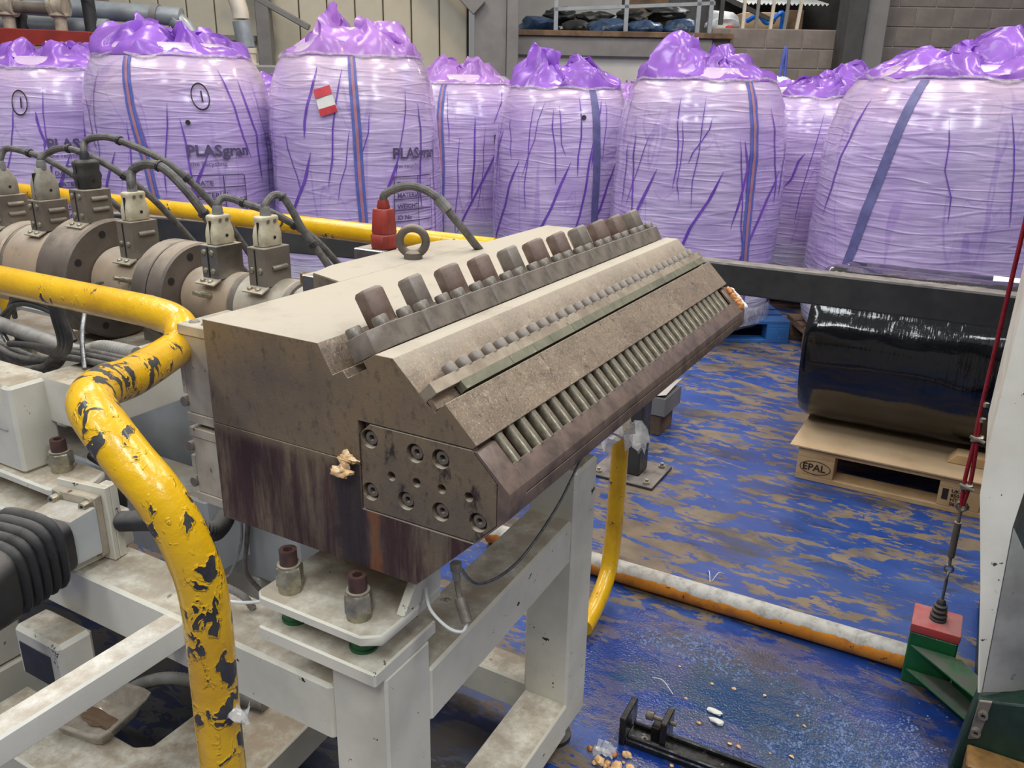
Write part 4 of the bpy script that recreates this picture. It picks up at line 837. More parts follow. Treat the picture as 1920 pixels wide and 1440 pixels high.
# ------------------------------------------------------------------ connector with rubber boot on the cross beam
def connector():
    t = thing('booted_connector', 'grey rectangular connector with a ribbed black rubber boot on a bolted plate', 'connector', (-.41, -.02, .6405))
    # faces look towards the near side (-Y) and slightly left
    ang = R_(9); ca, sa = math.cos(ang), math.sin(ang)
    O = V(-.415, .028, .712); ex = V(ca, sa, 0); ey = V(sa, -ca, 0); ez = V(0, 0, 1)          # ey: out of the plate towards the boot
    def B(x0, x1, y0, y1, z0, z1): return G().obox(O + ex * (x0 + x1) / 2 + ey * (y0 + y1) / 2 + ez * (z0 + z1) / 2, ex * (x1 - x0) / 2, ey * (y1 - y0) / 2, ez * (z1 - z0) / 2)
    B(-.060, .056, -.012, 0, -.0705, .082).build('mount_plate', M['white_frame'], t, bevel=.0015)
    B(.03, .056, -.03, -.0125, -.0705, .082).build('mount_plate_edge', M['white_frame'], t, bevel=.0015)
    B(-.058, .046, .0005, .018, -.055, .068).build('socket_flange', M['alu'], t, bevel=.002)
    rows = []
    for yy, hw, hh in ((.0185, .05, .048), (.075, .047, .044)): rows.append([O + ex * (sx * hw) + ez * (sz * hh + .004) + ey * yy for sx, sz in ((-1, -1), (1, -1), (1, 1), (-1, 1))])
    g = G().grid(rows, True); g.f.append((3, 2, 1, 0)); g.f.append((4, 5, 6, 7)); g.build('housing', M['lightgrey'], t, bevel=.006, seg=2)
    for x, z in ((-.043, .054), (.032, .054), (.034, -.042)):
        p = O + ex * x + ez * z + ey * .0182
        s = G().lathe(p, ey, [(0, .0125), (.002, .0125)], 18).build('screw_washer', M['zinc'], t)
        me = curve_mesh([circ(0, 0, .0085, 18), circ(0, 0, .0045, 6)], .014, M['zinc'], lambda a, b, c: p + ey * (.009 + c) + ex * a + ez * b - ORG[t.name]); link('cap_screw', me, t, ORG[t.name])
    def sect(y, hw, hh, n=40, e=4.5, dz=0): 
        out = []
        for i in range(n):
            a = 2 * math.pi * i / n; k = 1 / (abs(math.cos(a)) ** e + abs(math.sin(a)) ** e) ** (1 / e); out.append(O + ex * hw * k * math.cos(a) + ez * (hh * k * math.sin(a) + dz) + ey * y)
        return out
    rows = [sect(.0755, .048, .045), sect(.078, .054, .05), sect(.108, .056, .052)]
    g = G().grid(rows, True); g.f.append(tuple(range(40))); g.build('boot_collar', M['rubber'], t)
    rows = []; y = .1085
    for i in range(5):
        for dy, k in ((0, .92), (.004, 1.0), (.009, 1.03), (.013, 1.0), (.017, .90)): s = 1 - .02 * i; rows.append(sect(y + dy, .076 * k * s, .074 * k * s, e=3.4, dz=.008 - .003 * i))
        y += .018
    for dy, hw, hh, dz in ((.01, .070, .066, -.008), (.05, .065, .060, -.016), (.075, .054, .05, -.018), (.082, .046, .042, -.018)): rows.append(sect(y + dy, hw, hh, e=3.6, dz=dz))
    g = G().grid(rows, True); n = len(g.v); g.f.append(tuple(range(n - 40, n))); g.build('ribbed_boot', M['rubber'], t, smooth=50)
    G().obox(O + ey * (y + .12) + ez * -.035, ex * .045, ey * .045, ez * .04).build('cable_entry', M['lightgrey'], t, bevel=.006)
connector()
# ------------------------------------------------------------------ yellow guard rails
def rails():
    P = [(-2.6, .047, 1.155), (-1.2, .047, 1.155), (-.3, .047, 1.154), (-.17, .047, 1.153), (-.11, .042, 1.147), (-.078, .024, 1.135), (-.062, .0, 1.122), (.034, -.147, 1.140), (.086, -.224, 1.158), (.134, -.272, 1.163),
         (.176, -.289, 1.150), (.216, -.292, 1.121), (.254, -.289, 1.086), (.278, -.281, 1.03), (.284, -.272, .948), (.276, -.269, .75), (.272, -.267, .3), (.272, -.267, .012)]
    P[6] = (-.066, .0, 1.122)
    g = G().tube(spline(P, 10), .0262, 20); t = thing('guard_rail', 'yellow tubular guard rail with heavily chipped bend and post near the die', 'guard rail', (0, 0, 0))
    g.build('bent_tube', M['yellow'], t, smooth=60); G().lathe((.272, -.267, 0), (0, 0, 1), [(0, .055), (.010, .055), (.012, .03)], 24).build('floor_flange', M['black_steel'], t)
    for x in (-1.9,):
        G().cyl((x, .047, 0), (x, .047, 1.13), .0255, n=20).build('post', M['yellow'], t)
    y = .93
    P = [(-2.8, y, 1.135), (-.3, y, 1.135), (-.12, y, 1.134), (-.04, y + .01, 1.12), (-.01, 1.0, 1.09), (.0, 1.08, 1.03), (.06, 1.2, .98), (.115, 1.31, .93), (.13, 1.36, .85), (.13, 1.365, .6), (.13, 1.36, .3), (.133, 1.345, .18), (.14, 1.30, .085), (.155, 1.18, .045), (.165, 1.08, .038)]
    t = thing('guard_rail', 'yellow tubular guard rail running behind the barrel and down past the die', 'guard rail', (0, 1.0, 0))
    g = G().tube(spline(P, 10), .0262, 20); g.build('bent_tube', M['yellow'], t, smooth=60)
    for x in (-.98, -2.2): G().cyl((x, y, 0), (x, y, 1.115), .0255, n=20).build('post', M['yellow'], t)
rails()
# ------------------------------------------------------------------ extruder barrel with heater boxes
AX, AZ = .547, 1.019
def barrel():
    t = thing('extruder_barrel', 'brown steel extruder barrel with flanges and sheet metal heater boxes', 'extruder', (-1.0, AX, AZ - .15))
    def seg(name, x0, x1, r, mat, ch=.004): G().lathe((x0, AX, AZ), (1, 0, 0), [(0, r - ch), (ch, r), (x1 - x0 - ch, r), (x1 - x0, r - ch)], 48).build(name, mat, t)
    seg('barrel_section', -2.6, -1.53, .110, M['barrel']); seg('clamp_band', -1.53, -1.30, .116, M['barrel']); seg('joint_ring', -1.30, -1.285, .112, M['bolt']); seg('barrel_section', -1.285, -1.075, .114, M['barrel'])
    seg('flange', -1.075, -.955, .154, M['flange'], .005); seg('barrel_section', -.955, -.75, .086, M['barrel'])
    seg('flange', -.75, -.701, .125, M['flange'], .002); seg('flange', -.700, -.648, .125, M['flange'], .005)
    seg('barrel_section', -.648, -.492, .070, M['barrel']); seg('clamp_band', -.492, -.474, .074, M['bolt']); seg('heater_band', -.474, -.335, .073, M['alu']); seg('clamp_band', -.335, -.32, .075, M['bolt']); seg('nozzle_neck', -.32, -.111, .066, M['boxshine'])
    for x, r, n in ((-.9548, .125, 8), (-.6478, .100, 8)):
        for k in range(n):
            a = 2 * math.pi * (k + .35) / n; G().lathe((x, AX + r * math.cos(a), AZ + r * math.sin(a)), (1, 0, 0), [(0, .009), (.0012, .009)], 12).build('bolt_hole', M['socket'], t)
    # thermocouple sockets
    for x, r in ((-.80, .086), (-.545, .070)):
        G().lathe((x, AX - r * .86, AZ + r * .32), (-.15, -.9, .3), [(0, .007), (.035, .007), (.035, .005), (.05, .005)], 12).build('thermocouple_socket', M['zinc'], t)
    y0, y1 = AX - .055, AX + .022
    def hbox(x0, x1, z0, z1, lou, mat, scr=2):           # narrow screwed side looks along -Y, louvred side along +X
        b = G().box(x0, y0, z0, x1, y1, z1).build('heater_box', mat, t, bevel=.0015)
        for i in range(lou[0]):
            zz = z1 - lou[1] - i * .026
            G().prism([(0, -.006), (.006, -.004), (.006, .001), (0, .006)], y0 + .02, y1 - .012, lambda a, b2, s: (x1 + a, s, zz + b2)).build('louvre', mat, b, bevel=.001)
        G().box(x0 + .022, y0 - .0012, z0 + .004, x0 + .0255, y0 + .002, z1 - .004).build('cover_seam', M['socket'], b)
        for xx in (x0 + .012, x1 - .016):
            for zz in ((z1 - .016, z0 + .018) if scr == 2 else (z0 + .036,)): G().lathe((xx, y0, zz), (0, -1, 0), [(0, .0068), (.003, .0062), (.005, .003)], 12).build('box_screw', M['zinc'], b)
        G().obox(((x0 + x1) / 2, y0 - .009, z0 - .004), (.03, 0, 0), (0, .012, .005), (0, -.0008, .0015)).build('box_foot', M['alu'], b)
        for xx in (x0 + .012, x1 - .016): G().lathe((xx, y0 - .011, z0 - .004), (0, -.3, .95), [(0, .006), (.004, .006), (.006, .003)], 10).build('foot_screw', M['zinc'], b)
    hbox(-1.40, -1.342, 1.125, 1.207, (2, .024), M['box']); hbox(-1.217, -1.161, 1.128, 1.207, (2, .026), M['box']); hbox(-1.032, -.976, 1.166, 1.247, (2, .022), M['box'])
    hbox(-.865, -.812, 1.094, 1.184, (1, .03), M['box'], 1); hbox(-.577, -.525, 1.080, 1.156, (0, .03), M['boxshine'], 2); hbox(-.429, -.376, 1.080, 1.166, (1, .045), M['box'], 1)
barrel()
# ------------------------------------------------------------------ plugs with their cables
def plug(label, x, z0, z1, mat, style, cable, cmat='cable', y=AX - .017, rc=.0085):
    t = thing('heater_plug', label, 'plug', (x, y, z0)); H = z1 - z0
    w, d = .019, .030
    if style == 'white': pr = [(0, .86), (.03, 1), (.35, 1.0), (.55, .93), (.72, .80), (.86, .86), (.95, .88), (1.0, .78)]
    elif style == 'black': pr = [(0, .85), (.08, .92), (.25, .95), (.45, 1.05), (.62, .92), (.78, .96), (.9, 1.0), (1, .7)]
    else: pr = [(0, 1.0), (.25, 1.02), (.5, 1.0), (.7, .86), (.86, .62), (1.0, .5)]
    rows = []
    for s, k in pr: rows.append([V(x, y, z0 + H * s) + V(1, 0, 0) * (w * k * c) + V(0, 1, 0) * (d * k * e) for c, e in [(-1, -.72), (-.72, -1), (.72, -1), (1, -.72), (1, .72), (.72, 1), (-.72, 1), (-1, .72)]])
    g = G().grid(rows, True); g.f.append(tuple(range(7, -1, -1))); n = len(g.v); g.f.append(tuple(range(n - 8, n))); b = g.build('plug_body', mat, t, bevel=.0015, smooth=50)
    for sy, sz in ((-.35, .84), (.3, .84)) if style == 'white' else (): G().lathe((x + w * .8, y + d * sy, z0 + H * sz), (1, 0, 0), [(0, .0042), (.003, .0042)], 10).build('plug_screw', M['bolt'], b)
    G().lathe((x + w * .97, y + .003, z0 + H * .3), (1, 0, 0), [(0, .0038), (.0018, .0038)], 10).build('screw_hole', M['socket'], b)
    G().box(x + w * .1, y - d - .0006, z0 + .004, x + w * .16, y - d + .012, z1 - .012).build('split_line', M['socket'], b)
    G().lathe((x, y, z1 - .004), (0, 0, 1), [(0, .0125), (.018, .0115), (.024, .009)], 14).build('strain_relief', M['tape'] if style != 'black' else M['rubber'], t)
    P = [V(x, y, z1 - .002), V(x, y, z1 + .02)] + [V(*p) for p in cable]
    c = G().tube(spline(P, 8), rc, 10).build('cable', M[cmat], t)
    Q = spline(P, 8); 
    for k in (int(len(Q) * .45), int(len(Q) * .72)): G().tube([Q[k], Q[k].lerp(Q[k + 1], .9)], rc + .003, 10).build('cable_tie', M['rubber'], c)
def plugs():
    plug('grubby cream heater plug furthest along the barrel', -1.371, 1.2072, 1.275, M['plug_grey'], 'grey', [(-1.363, .547, 1.325), (-1.30, .56, 1.320), (-1.22, .58, 1.297), (-1.15, .61, 1.25), (-1.10, .66, 1.19), (-1.07, .75, 1.08)])
    plug('grubby cream heater plug beside the black one on the barrel', -1.189, 1.2072, 1.287, M['plug_grey'], 'grey', [(-1.175, .547, 1.325), (-1.108, .55, 1.339), (-1.047, .57, 1.323), (-.981, .60, 1.285), (-.93, .66, 1.21), (-.91, .76, 1.08)])
    plug('black rubber heater plug on the tallest heater box', -1.004, 1.2472, 1.318, M['plug_black'], 'black', [(-1.012, .547, 1.362), (-.941, .55, 1.373), (-.875, .56, 1.36), (-.785, .58, 1.327), (-.73, .62, 1.27), (-.70, .68, 1.18), (-.69, .76, 1.06)])
    plug('cream heater plug between the two barrel flanges', -.8385, 1.1842, 1.252, M['plug_white'], 'white', [(-.85, .547, 1.300), (-.796, .55, 1.317), (-.751, .56, 1.307), (-.704, .58, 1.255), (-.68, .61, 1.19), (-.675, .66, 1.10), (-.67, .74, 1.0)], rc=.011)
    plug('cream heater plug on the polished heater box', -.551, 1.1562, 1.222, M['plug_white'], 'white', [(-.545, .55, 1.258), (-.496, .57, 1.244), (-.434, .60, 1.22), (-.38, .66, 1.16), (-.34, .74, 1.05)])
    plug('cream heater plug nearest the die end of the barrel', -.4025, 1.1662, 1.232, M['plug_white'], 'white', [(-.403, .56, 1.272), (-.385, .575, 1.262), (-.362, .60, 1.195), (-.325, .63, 1.118), (-.30, .66, 1.04)])
    # red plug on the die's own socket box
    t = thing('red_heater_plug', 'dark red silicone heater plug with arching grey cable on the die', 'plug', (-.134, .60, 1.1785))
    p = V(-.134, .60, 1.179)
    for nm, a, b, s0, s1 in (('plug_base', 0, .030, .0245, .0245), ('plug_body', .0305, .082, .0225, .0195), ('plug_neck', .0825, .10, .012, .010)):
        rows = [[p + V(s * k[0], s * k[1], zz) for k in [(-1, -.6), (-.6, -1), (.6, -1), (1, -.6), (1, .6), (.6, 1), (-.6, 1), (-1, .6)]] for s, zz in ((s0 * .94, a), (s0, a + .003), (s1, b - .003), (s1 * .9, b))]
        g = G().grid(rows, True); g.f.append(tuple(range(7, -1, -1))); g.f.append(tuple(range(24, 32))); g.build(nm, M['red'], t, smooth=40)
    c = [p + V(0, 0, .096), p + V(.006, 0, .112), (-.10, .61, 1.305), (-.068, .62, 1.309), (-.024, .63, 1.292), (.012, .65, 1.245), (.034, .68, 1.20), (.02, .78, 1.12), (-.02, .84, 1.0)]
    o = G().tube(spline(c, 8), .0085, 10).build('cable', M['cable'], t); Q = spline(c, 8); k = int(len(Q) * .52); G().tube([Q[k], Q[k + 4]], .0115, 10).build('cable_splice', M['tape'], o)
    t = thing('terminal_box', 'small steel terminal box behind the lifting eye under the red plug', 'terminal box', (-.14, .6, 1.13))
    G().box(-.19, .565, 1.10, -.112, .64, 1.1782).build('box', M['boxshine'], t, bevel=.002); G().box(-.15, .5645, 1.12, -.120, .5648, 1.15).build('brass_tag', M['brass'], t); G().lathe((-.125, .5645, 1.142), (0, -1, 0), [(0, .007), (.004, .005)], 12).build('screw', M['zinc'], t)
    t = thing('probe_box', 'bare metal sensor box behind the near die corner', 'sensor box', (-.15, .43, 1.10))
    G().box(-.185, .40, 1.09, -.115, .47, 1.1505).build('box', M['boxshine'], t, bevel=.002); G().lathe((-.15, .43, 1.1505), (0, 0, 1), [(0, .004), (.004, .004), (.004, .002), (.008, .002)], 10).build('stud', M['zinc'], t); G().lathe((-.22, .45, 1.12), (0, 0, 1), [(0, .012), (.02, .012)], 6).build('gland_nut', M['brass'], t)
plugs()
# ------------------------------------------------------------------ conduits, hoses and loose cables left of the die
def lines():
    def tub(name, label, cat, path, r, mat, rib=None, group=None):
        g = G()
        if rib: p, rr = ribbed(path, r, rib, r * .14); g.tube(p, rr, 12)
        else: g.tube(spline(path, 8), r, 8)
        return tag(g.build(name, M[mat], smooth=50), label, cat, group)
    tub('corrugated_conduit', 'grey corrugated conduit running under the barrel', 'conduit', [(-1.3, .31, .945), (-1.006, .29, .936), (-.883, .27, .940), (-.70, .24, .944), (-.60, .235, .972), (-.5, .24, .974)], .016, 'conduit', .0085)
    for i, (dy, dz) in enumerate(((0, 0), (.022, .006), (-.02, -.004), (.01, -.018), (-.008, .02))):
        tub('loose_cable', 'grey cable of the bundle lying under the barrel', 'cable', [(-1.3, .20 + dy, .92 + dz), (-1.0, .21 + dy, .915 + dz), (-.85, .2 + dy * 1.4, .905 + dz), (-.72, .19 + dy, .93 + dz * .5), (-.63, .18 + dy, .967 + abs(dz) * .4), (-.46, .2 + dy, .967 + abs(dz) * .4)], .0075, 'cable', None, 'bundled grey cables')
    for i in range(3):
        tub('coiled_cable', 'dark cable looping up behind the cable bundle', 'cable', [(-1.15, .33 + .02 * i, .93), (-1.05, .32, .985 + .012 * i), (-.95, .31, 1.0 + .012 * i), (-.86, .31, .985 + .01 * i), (-.80, .30, .94)], .007, 'cable_dark', None, 'looping dark cables')
    for i in range(3):
        tub('drop_cable', 'dark cable hanging in a loop below the near yellow rail', 'cable', [(-.585 + .013 * i, .13, 1.12), (-.578 + .013 * i, .13, 1.07), (-.570 + .013 * i, .13, 1.025), (-.59 + .006 * i, .135, .997 - .003 * i), (-.66, .15, .985 - .003 * i), (-.78, .19, .96), (-.9, .21, .94)], .0075, 'cable_dark', None, 'hanging dark cables')
    tub('thermocouple_lead', 'thin steel thermocouple lead dropping from the barrel to the arm', 'lead', [(-.86, .43, 1.045), (-.74, .32, 1.07), (-.62, .22, 1.05), (-.58, .18, 1.01), (-.54, .15, .962)], .0045, 'steelwire', .006)
    tub('thermocouple_lead', 'thin ribbed lead in front of the rear foot bolt', 'lead', [(-1.10, .30, .93), (-1.0, .27, .87), (-.92, .24, .80), (-.86, .22, .70)], .006, 'steelwire', .007)
    tub('rubber_hose', 'dark rubber hose curving behind the connector plate', 'hose', [(-.58, .16, .76), (-.50, .15, .75), (-.47, .14, .71), (-.48, .14, .66), (-.5, .13, .60)], .011, 'rubber')
    tub('rubber_hose', 'ribbed black hose turning back behind the connector plate', 'hose', [(-.36, .06, .715), (-.26, .07, .74), (-.20, .09, .735), (-.19, .13, .71), (-.24, .2, .69)], .0175, 'rubber', .006)
    tub('dark_lead', 'thin dark lead sloping down behind the chipped yellow post', 'lead', [(-.44, .13, .75), (-.36, .12, .71), (-.26, .11, .665), (-.15, .10, .645)], .004, 'cable_dark')
    tub('sensor_wire', 'thin pale wire looped below the die corner beside the stand', 'wire', [(-.02, .05, .86), (-.0, .03, .80), (-.02, .02, .74), (-.06, .03, .70), (-.08, .05, .65)], .0022, 'steelwire')
    tub('sensor_wire', 'thicker grey sensor wire beside the pale one below the die', 'wire', [(0, .055, .86), (.0, .04, .79), (-.02, .05, .72), (-.01, .08, .66)], .004, 'cable')
    tub('flexible_sheath', 'small ribbed metal sheath on the cross beam by the yellow post', 'conduit', [(-.12, .03, .69), (-.07, .035, .688), (-.035, .05, .668), (-.025, .06, .642)], .006, 'conduit', .006)
    tub('white_lead', 'white lead lying across to the bracket plate', 'wire', [(-.1, .02, .665), (-.02, .03, .672), (.06, .04, .70), (.11, .03, .7205)], .003, 'paper')
    tub('corrugated_conduit', 'grey corrugated conduit behind the plastic tub on the base', 'conduit', [(-.70, .15, .06), (-.60, .19, .14), (-.52, .215, .178), (-.44, .24, .182), (-.36, .25, .178), (-.26, .27, .178)], .014, 'conduit', .009)
    tub('probe_lead', 'thin steel lead drooping from the die lip to the yellow post', 'lead', [(.392, .075, .856), (.40, .12, .80), (.40, .24, .775), (.39, .40, .80), (.36, .6, .84), (.30, .85, .76), (.17, 1.28, .56)], .0026, 'steelwire')
    t = thing('thermocouple_probe', 'knurled steel thermocouple probe hanging below the die corner', 'probe', (.40, .06, .80))
    G().lathe((.397, .062, .8665), (.1, -.06, -1), [(0, .0085), (.012, .0085), (.012, .006), (.026, .006)], 14).build('gland', M['zinc'], t)
    G().tube(spline([(.399, .060, .842), (.404, .056, .83), (.412, .05, .818)], 5), .004, 8).build('neck', M['bolt'], t)
    G().cyl((.411, .05, .82), (.430, .04, .792), .0085, n=12).build('knurled_body', M['capscrew'], t)
    G().tube(spline([(.430, .04, .792), (.425, .035, .778), (.40, .035, .776), (.36, .05, .783), (.338, .07, .80)], 6), .0024, 8).build('lead', M['paper'], t)
    # blue and white sacks lying past the barrel
    tag(G().blob((-2.26, 1.22, .79), .2, 5, .25, 3, 1.1, .8, .55).build('blue_sack', M['bluebag'], smooth=60), 'bright blue plastic sack lying behind the barrel', 'sack')
    t = thing('white_sack', 'white sack with yellow print lying beside the blue sack', 'sack', (-1.80, 1.22, .6)); G().blob((-1.78, 1.22, .77), .18, 9, .2, 3, 1.2, .8, .5).build('sack', M['whitebag'], t, smooth=60)
    for x in (-1.90, -1.78): G().obox((x, 1.06, .795), (.01, 0, 0), (0, .006, .003), (.006, .03, .045)).build('print_bar', M['yellow_ink'], t)
    tag(G().box(-2.45, 1.0, 0, -1.5, 1.5, .68).build('sack_plinth', M['lightgrey'], bevel=.01), 'pale grey cabinet under the blue and white sacks', 'cabinet')
    # food tub on the stand's base
    t = thing('plastic_tub', 'dusty clear plastic food tub lying on the base plate', 'tub', (-.53, .05, .1605)); ca, sa = math.cos(R_(10)), math.sin(R_(10))
    def rr(hw, hd, z, n=32): return [V(-.545, .055, .161 + z) + V(ca, sa, 0) * hw * math.cos(a) * k + V(-sa, ca, 0) * hd * math.sin(a) * k for a in [2 * math.pi * i / n for i in range(n)] for k in [1 / (abs(math.cos(a)) ** 9 + abs(math.sin(a)) ** 9) ** (1 / 9)]]
    rows = [rr(.001, .001, .004), rr(.055, .05, .004), rr(.062, .056, .008), rr(.078, .07, .045), rr(.079, .071, .047), rr(.088, .08, .048), rr(.088, .08, .044), rr(.080, .072, .043), rr(.064, .058, .004), rr(.058, .052, 0), rr(.001, .001, 0)]
    G().grid(rows, True).build('tub_shell', M['tub'], t, smooth=50); G().blob((-.545, .055, .1685), .04, 3, .9, 3, 1.3, .45, .1).build('dried_residue', M['wood_dark'], t)
lines()
# ------------------------------------------------------------------ black barrier beam on posts
def barrier():
    t = thing('barrier_beam', 'long black steel barrier beam on a post with a square base plate', 'barrier', (-.1, 2.2, 0)); B = M['black_steel']
    G().box(-.21, 2.16, .815, 1.9, 2.24, .925).build('beam', B, t, bevel=.006); G().beam((-.2105, 2.14, .87), (-2.6, 1.70, .87), .08, .11).build('beam', B, t, bevel=.006)
    for x, yo in ((-.14, 2.2), (1.62, 2.2), (-2.3, 1.755)):
        G().box(x - .055, yo - .05, .0125, x + .055, yo + .05, .8145).build('post', B, t, bevel=.006); G().box(x - .14, yo - .12, 0, x + .14, yo + .12, .012).build('base_plate', B, t, bevel=.002)
        for dx, dy in ((-.105, -.09), (.105, -.09), (.105, .09), (-.105, .09)): G().lathe((x + dx, yo + dy, .012), (0, 0, 1), [(0, .014), (.009, .014), (.009, .008), (.02, .008)], 6).build('anchor_bolt', M['zinc'], t)
    t = thing('grey_scoop', 'grey steel trough with a scooped side beyond the barrier post', 'trough', (-.24, 2.72, .1))
    G().px([(2.60, .105), (2.86, .105), (2.86, .21), (2.80, .21), (2.74, .17), (2.68, .145), (2.60, .14)], -.36, -.345).build('side', M['lightgrey'], t); G().box(-.345, 2.62, .10, -.15, 2.84, .19).build('body', M['grey_paint'], t, bevel=.003)
    rows = [[(-.345 + .195 * i / 8, y, .192 + .03 * (1 - math.sin(math.pi * i / 8)) * k) for i in range(9)] for y, k in ((2.62, .6), (2.73, 1), (2.84, 1.2))]
    G().grid(rows).build('dusty_lip', M['lightgrey'], t)
    tag(G().box(-.33, 2.63, 0, -.17, 2.80, .0995).build('timber_block', M['wood_dark'], bevel=.004), 'dark timber block under the grey steel trough', 'block')
barrier()
# ------------------------------------------------------------------ pipe lying on the floor
g = G().tube([(-.35 + .1 * i, 1.412 + .001 * i, .036) for i in range(14)] + [(.985, 1.425, .036)], .036, 24)
tag(g.build('floor_pipe', M['orange'], smooth=60), 'orange pipe with dusty white upper side lying on the floor', 'pipe')
# ------------------------------------------------------------------ emergency pull-cord switch
def pull_switch():
    t = thing('pull_switch', 'red topped green pull-cord switch on a green bracket', 'switch', (1.04, 1.42, 0))
    G().box(.985, 1.36, .0, 1.10, 1.47, .160).build('green_housing', M['green'], t, bevel=.004); G().box(.983, 1.358, .1605, 1.102, 1.472, .185).build('red_lid', M['redpaint'], t, bevel=.006, seg=2)
    # bracket: two triangular shelves and an upright, reaching to the machine
    for z in (.042, .118): G().pz([(.992, 1.355), (1.10, 1.355), (1.165, 1.28), (1.155, 1.205)], z, z + .006).build('bracket_shelf', M['green'], t, bevel=.001)
    G().pz([(1.103, 1.352), (1.112, 1.357), (1.172, 1.283), (1.162, 1.20), (1.155, 1.20), (1.16, 1.28)], .0, .123).build('bracket_back', M['green'], t, bevel=.001)
    rows = [(0, .021), (.004, .021), (.006, .016), (.012, .021), (.016, .021), (.02, .015), (.026, .019), (.030, .019), (.034, .014), (.040, .017), (.044, .017), (.048, .012), (.056, .010), (.062, .006)]
    G().lathe((1.043, 1.415, .1855), (0, 0, 1), rows, 20).build('rubber_bellows', M['rubber'], t)
    G().cyl((1.043, 1.415, .247), (1.043, 1.415, .31), .004, n=8).build('pull_rod', M['steelwire'], t)
    e = thing('rope_tensioner', 'steel turnbuckle with eye and shackle above the pull-cord switch', 'turnbuckle', (1.042, 1.41, .31))
    def torus(c, r, rr, nrm): 
        n = V(*nrm); a = n.orthogonal().normalized(); b = n.cross(a); return G().tube([V(*c) + (a * math.cos(x) + b * math.sin(x)) * r for x in [i * math.pi / 8 for i in range(17)]], rr, 8, False)
    torus((1.043, 1.415, .322), .011, .0028, (1, 0, 0)).build('link', M['steelwire'], e); torus((1.042, 1.413, .342), .010, .0035, (0, 1, 0)).build('eye', M['steelwire'], e)
    G().cyl((1.042, 1.412, .352), (1.041, 1.41, .378), .004, n=8).build('thread_rod', M['bolt'], e); G().cyl((1.041, 1.41, .378), (1.040, 1.408, .48), .0085, n=12).build('buckle_body', M['flange'], e); G().cyl((1.040, 1.408, .48), (1.040, 1.406, .515), .0045, n=8).build('thread_rod', M['bolt'], e)
    torus((1.040, 1.405, .527), .012, .0035, (0, 1, 0)).build('thimble', M['steelwire'], e)
    r = thing('pull_rope', 'red plastic coated pull rope running up from the turnbuckle', 'rope', (1.038, 1.40, .53))
    G().tube(spline([(1.038, 1.404, .53), (1.034, 1.402, .60), (1.036, 1.4, .70), (1.035, 1.398, .80), (1.037, 1.39, 1.0), (1.04, 1.37, 1.4), (1.045, 1.33, 2.2)], 8), .005, 8).build('rope', M['rope'], r)
    G().tube(spline([(1.042, 1.405, .53), (1.047, 1.402, .60), (1.043, 1.4, .69), (1.040, 1.398, .76)], 6), .005, 8).build('rope_tail', M['rope'], r)
    for z in (.585, .715): 
        c = G().obox((1.041, 1.398, z), (.014, 0, .003), (0, .009, 0), (0, 0, .006)).build('rope_clip', M['zinc'], r, bevel=.002); G().cyl((1.024, 1.39, z + .006), (1.058, 1.39, z - .004), .0045, n=8).build('clip_nut', M['zinc'], c)
    for z in (.80, .76): G().lathe((1.043, 1.396, z), (0, 0, 1), [(0, .0075), (.010, .0075)], 8).build('ferrule', M['zinc'], r)
pull_switch()
# ------------------------------------------------------------------ guarded machine at the right
def right_machine():
    t = thing('roll_stack_guard', 'chipped cream guard panel above a dark green machine base', 'machine', (1.3, .95, 0))
    def slab(pts, n, th, mat, name, bev=.001):
        n = V(*n).normalized(); P = [V(*p) for p in pts]; Q = [p + n * th for p in P]; k = len(P)
        return G().add(P + Q, [tuple(range(k)), tuple(range(2 * k - 1, k - 1, -1))] + [(i, (i + 1) % k, (i + 1) % k + k, i + k) for i in range(k)]).build(name, mat, t, bevel=bev)
    # front sheet (facing the camera) bent along a slanting crease; the lower flap turns away, its shade painted in as grey
    slab([(1.047, .95, 1.75), (1.049, .95, 1.158), (1.046, .95, .83), (1.05, .95, .76), (1.087, .95, .563), (1.127, .95, .315), (1.134, .95, .318), (1.118, .965, .70), (1.126, .97, .83), (1.135, .975, 1.158), (1.135, .975, 1.75)], (.1, 1, 0), .005, M['cream_guard'], 'guard_sheet')
    slab([(1.1195, .966, .70), (1.1355, .951, .318), (1.21, .985, .33), (1.165, .985, .62)], (.1, 1, 0), .004, M['dirty_shaded'], 'guard_flap')
    slab([(1.047, .953, 1.75), (1.049, .953, 1.158), (1.046, .953, .83), (1.046, 1.25, .83), (1.049, 1.25, 1.158), (1.047, 1.25, 1.75)], (1, 0, 0), .004, M['cream_guard'], 'guard_side')
    G().box(1.16, 1.0, .0, 1.75, 1.9, 1.72).build('machine_body', M['dark_green'], t, bevel=.01)
    slab([(1.128, .93, .31), (1.25, .93, .345), (1.25, .93, .0), (1.125, .93, .0), (1.108, .93, .10)], (0, 1, 0), .06, M['dark_green'], 'base_casting', .004)
    slab([(1.131, .922, .315), (1.154, .922, .322), (1.147, .922, .225), (1.128, .922, .215)], (0, 1, 0), .007, M['box'], 'clamp_bar', .001)
    for z, x in ((.29, 1.143), (.243, 1.138)): 
        me = curve_mesh([circ(0, 0, .0095, 18), circ(0, 0, .005, 6)], .012, M['capscrew'], lambda a, b, c: V(x + a, .916 + c, z + b) - ORG[t.name]); link('cap_screw', me, t, ORG[t.name])
    tag(G().box(1.13, .86, .132, 1.24, .9295, .20).build('wooden_packer', M['oily_wood'], bevel=.003), 'oily wooden packing block against the green machine base', 'block')
    tag(G().box(1.11, .84, 0, 1.27, .9295, .1315).build('steel_packer', M['oily_steel'], bevel=.004), 'oily dark steel block under the wooden packer', 'block')
right_machine()
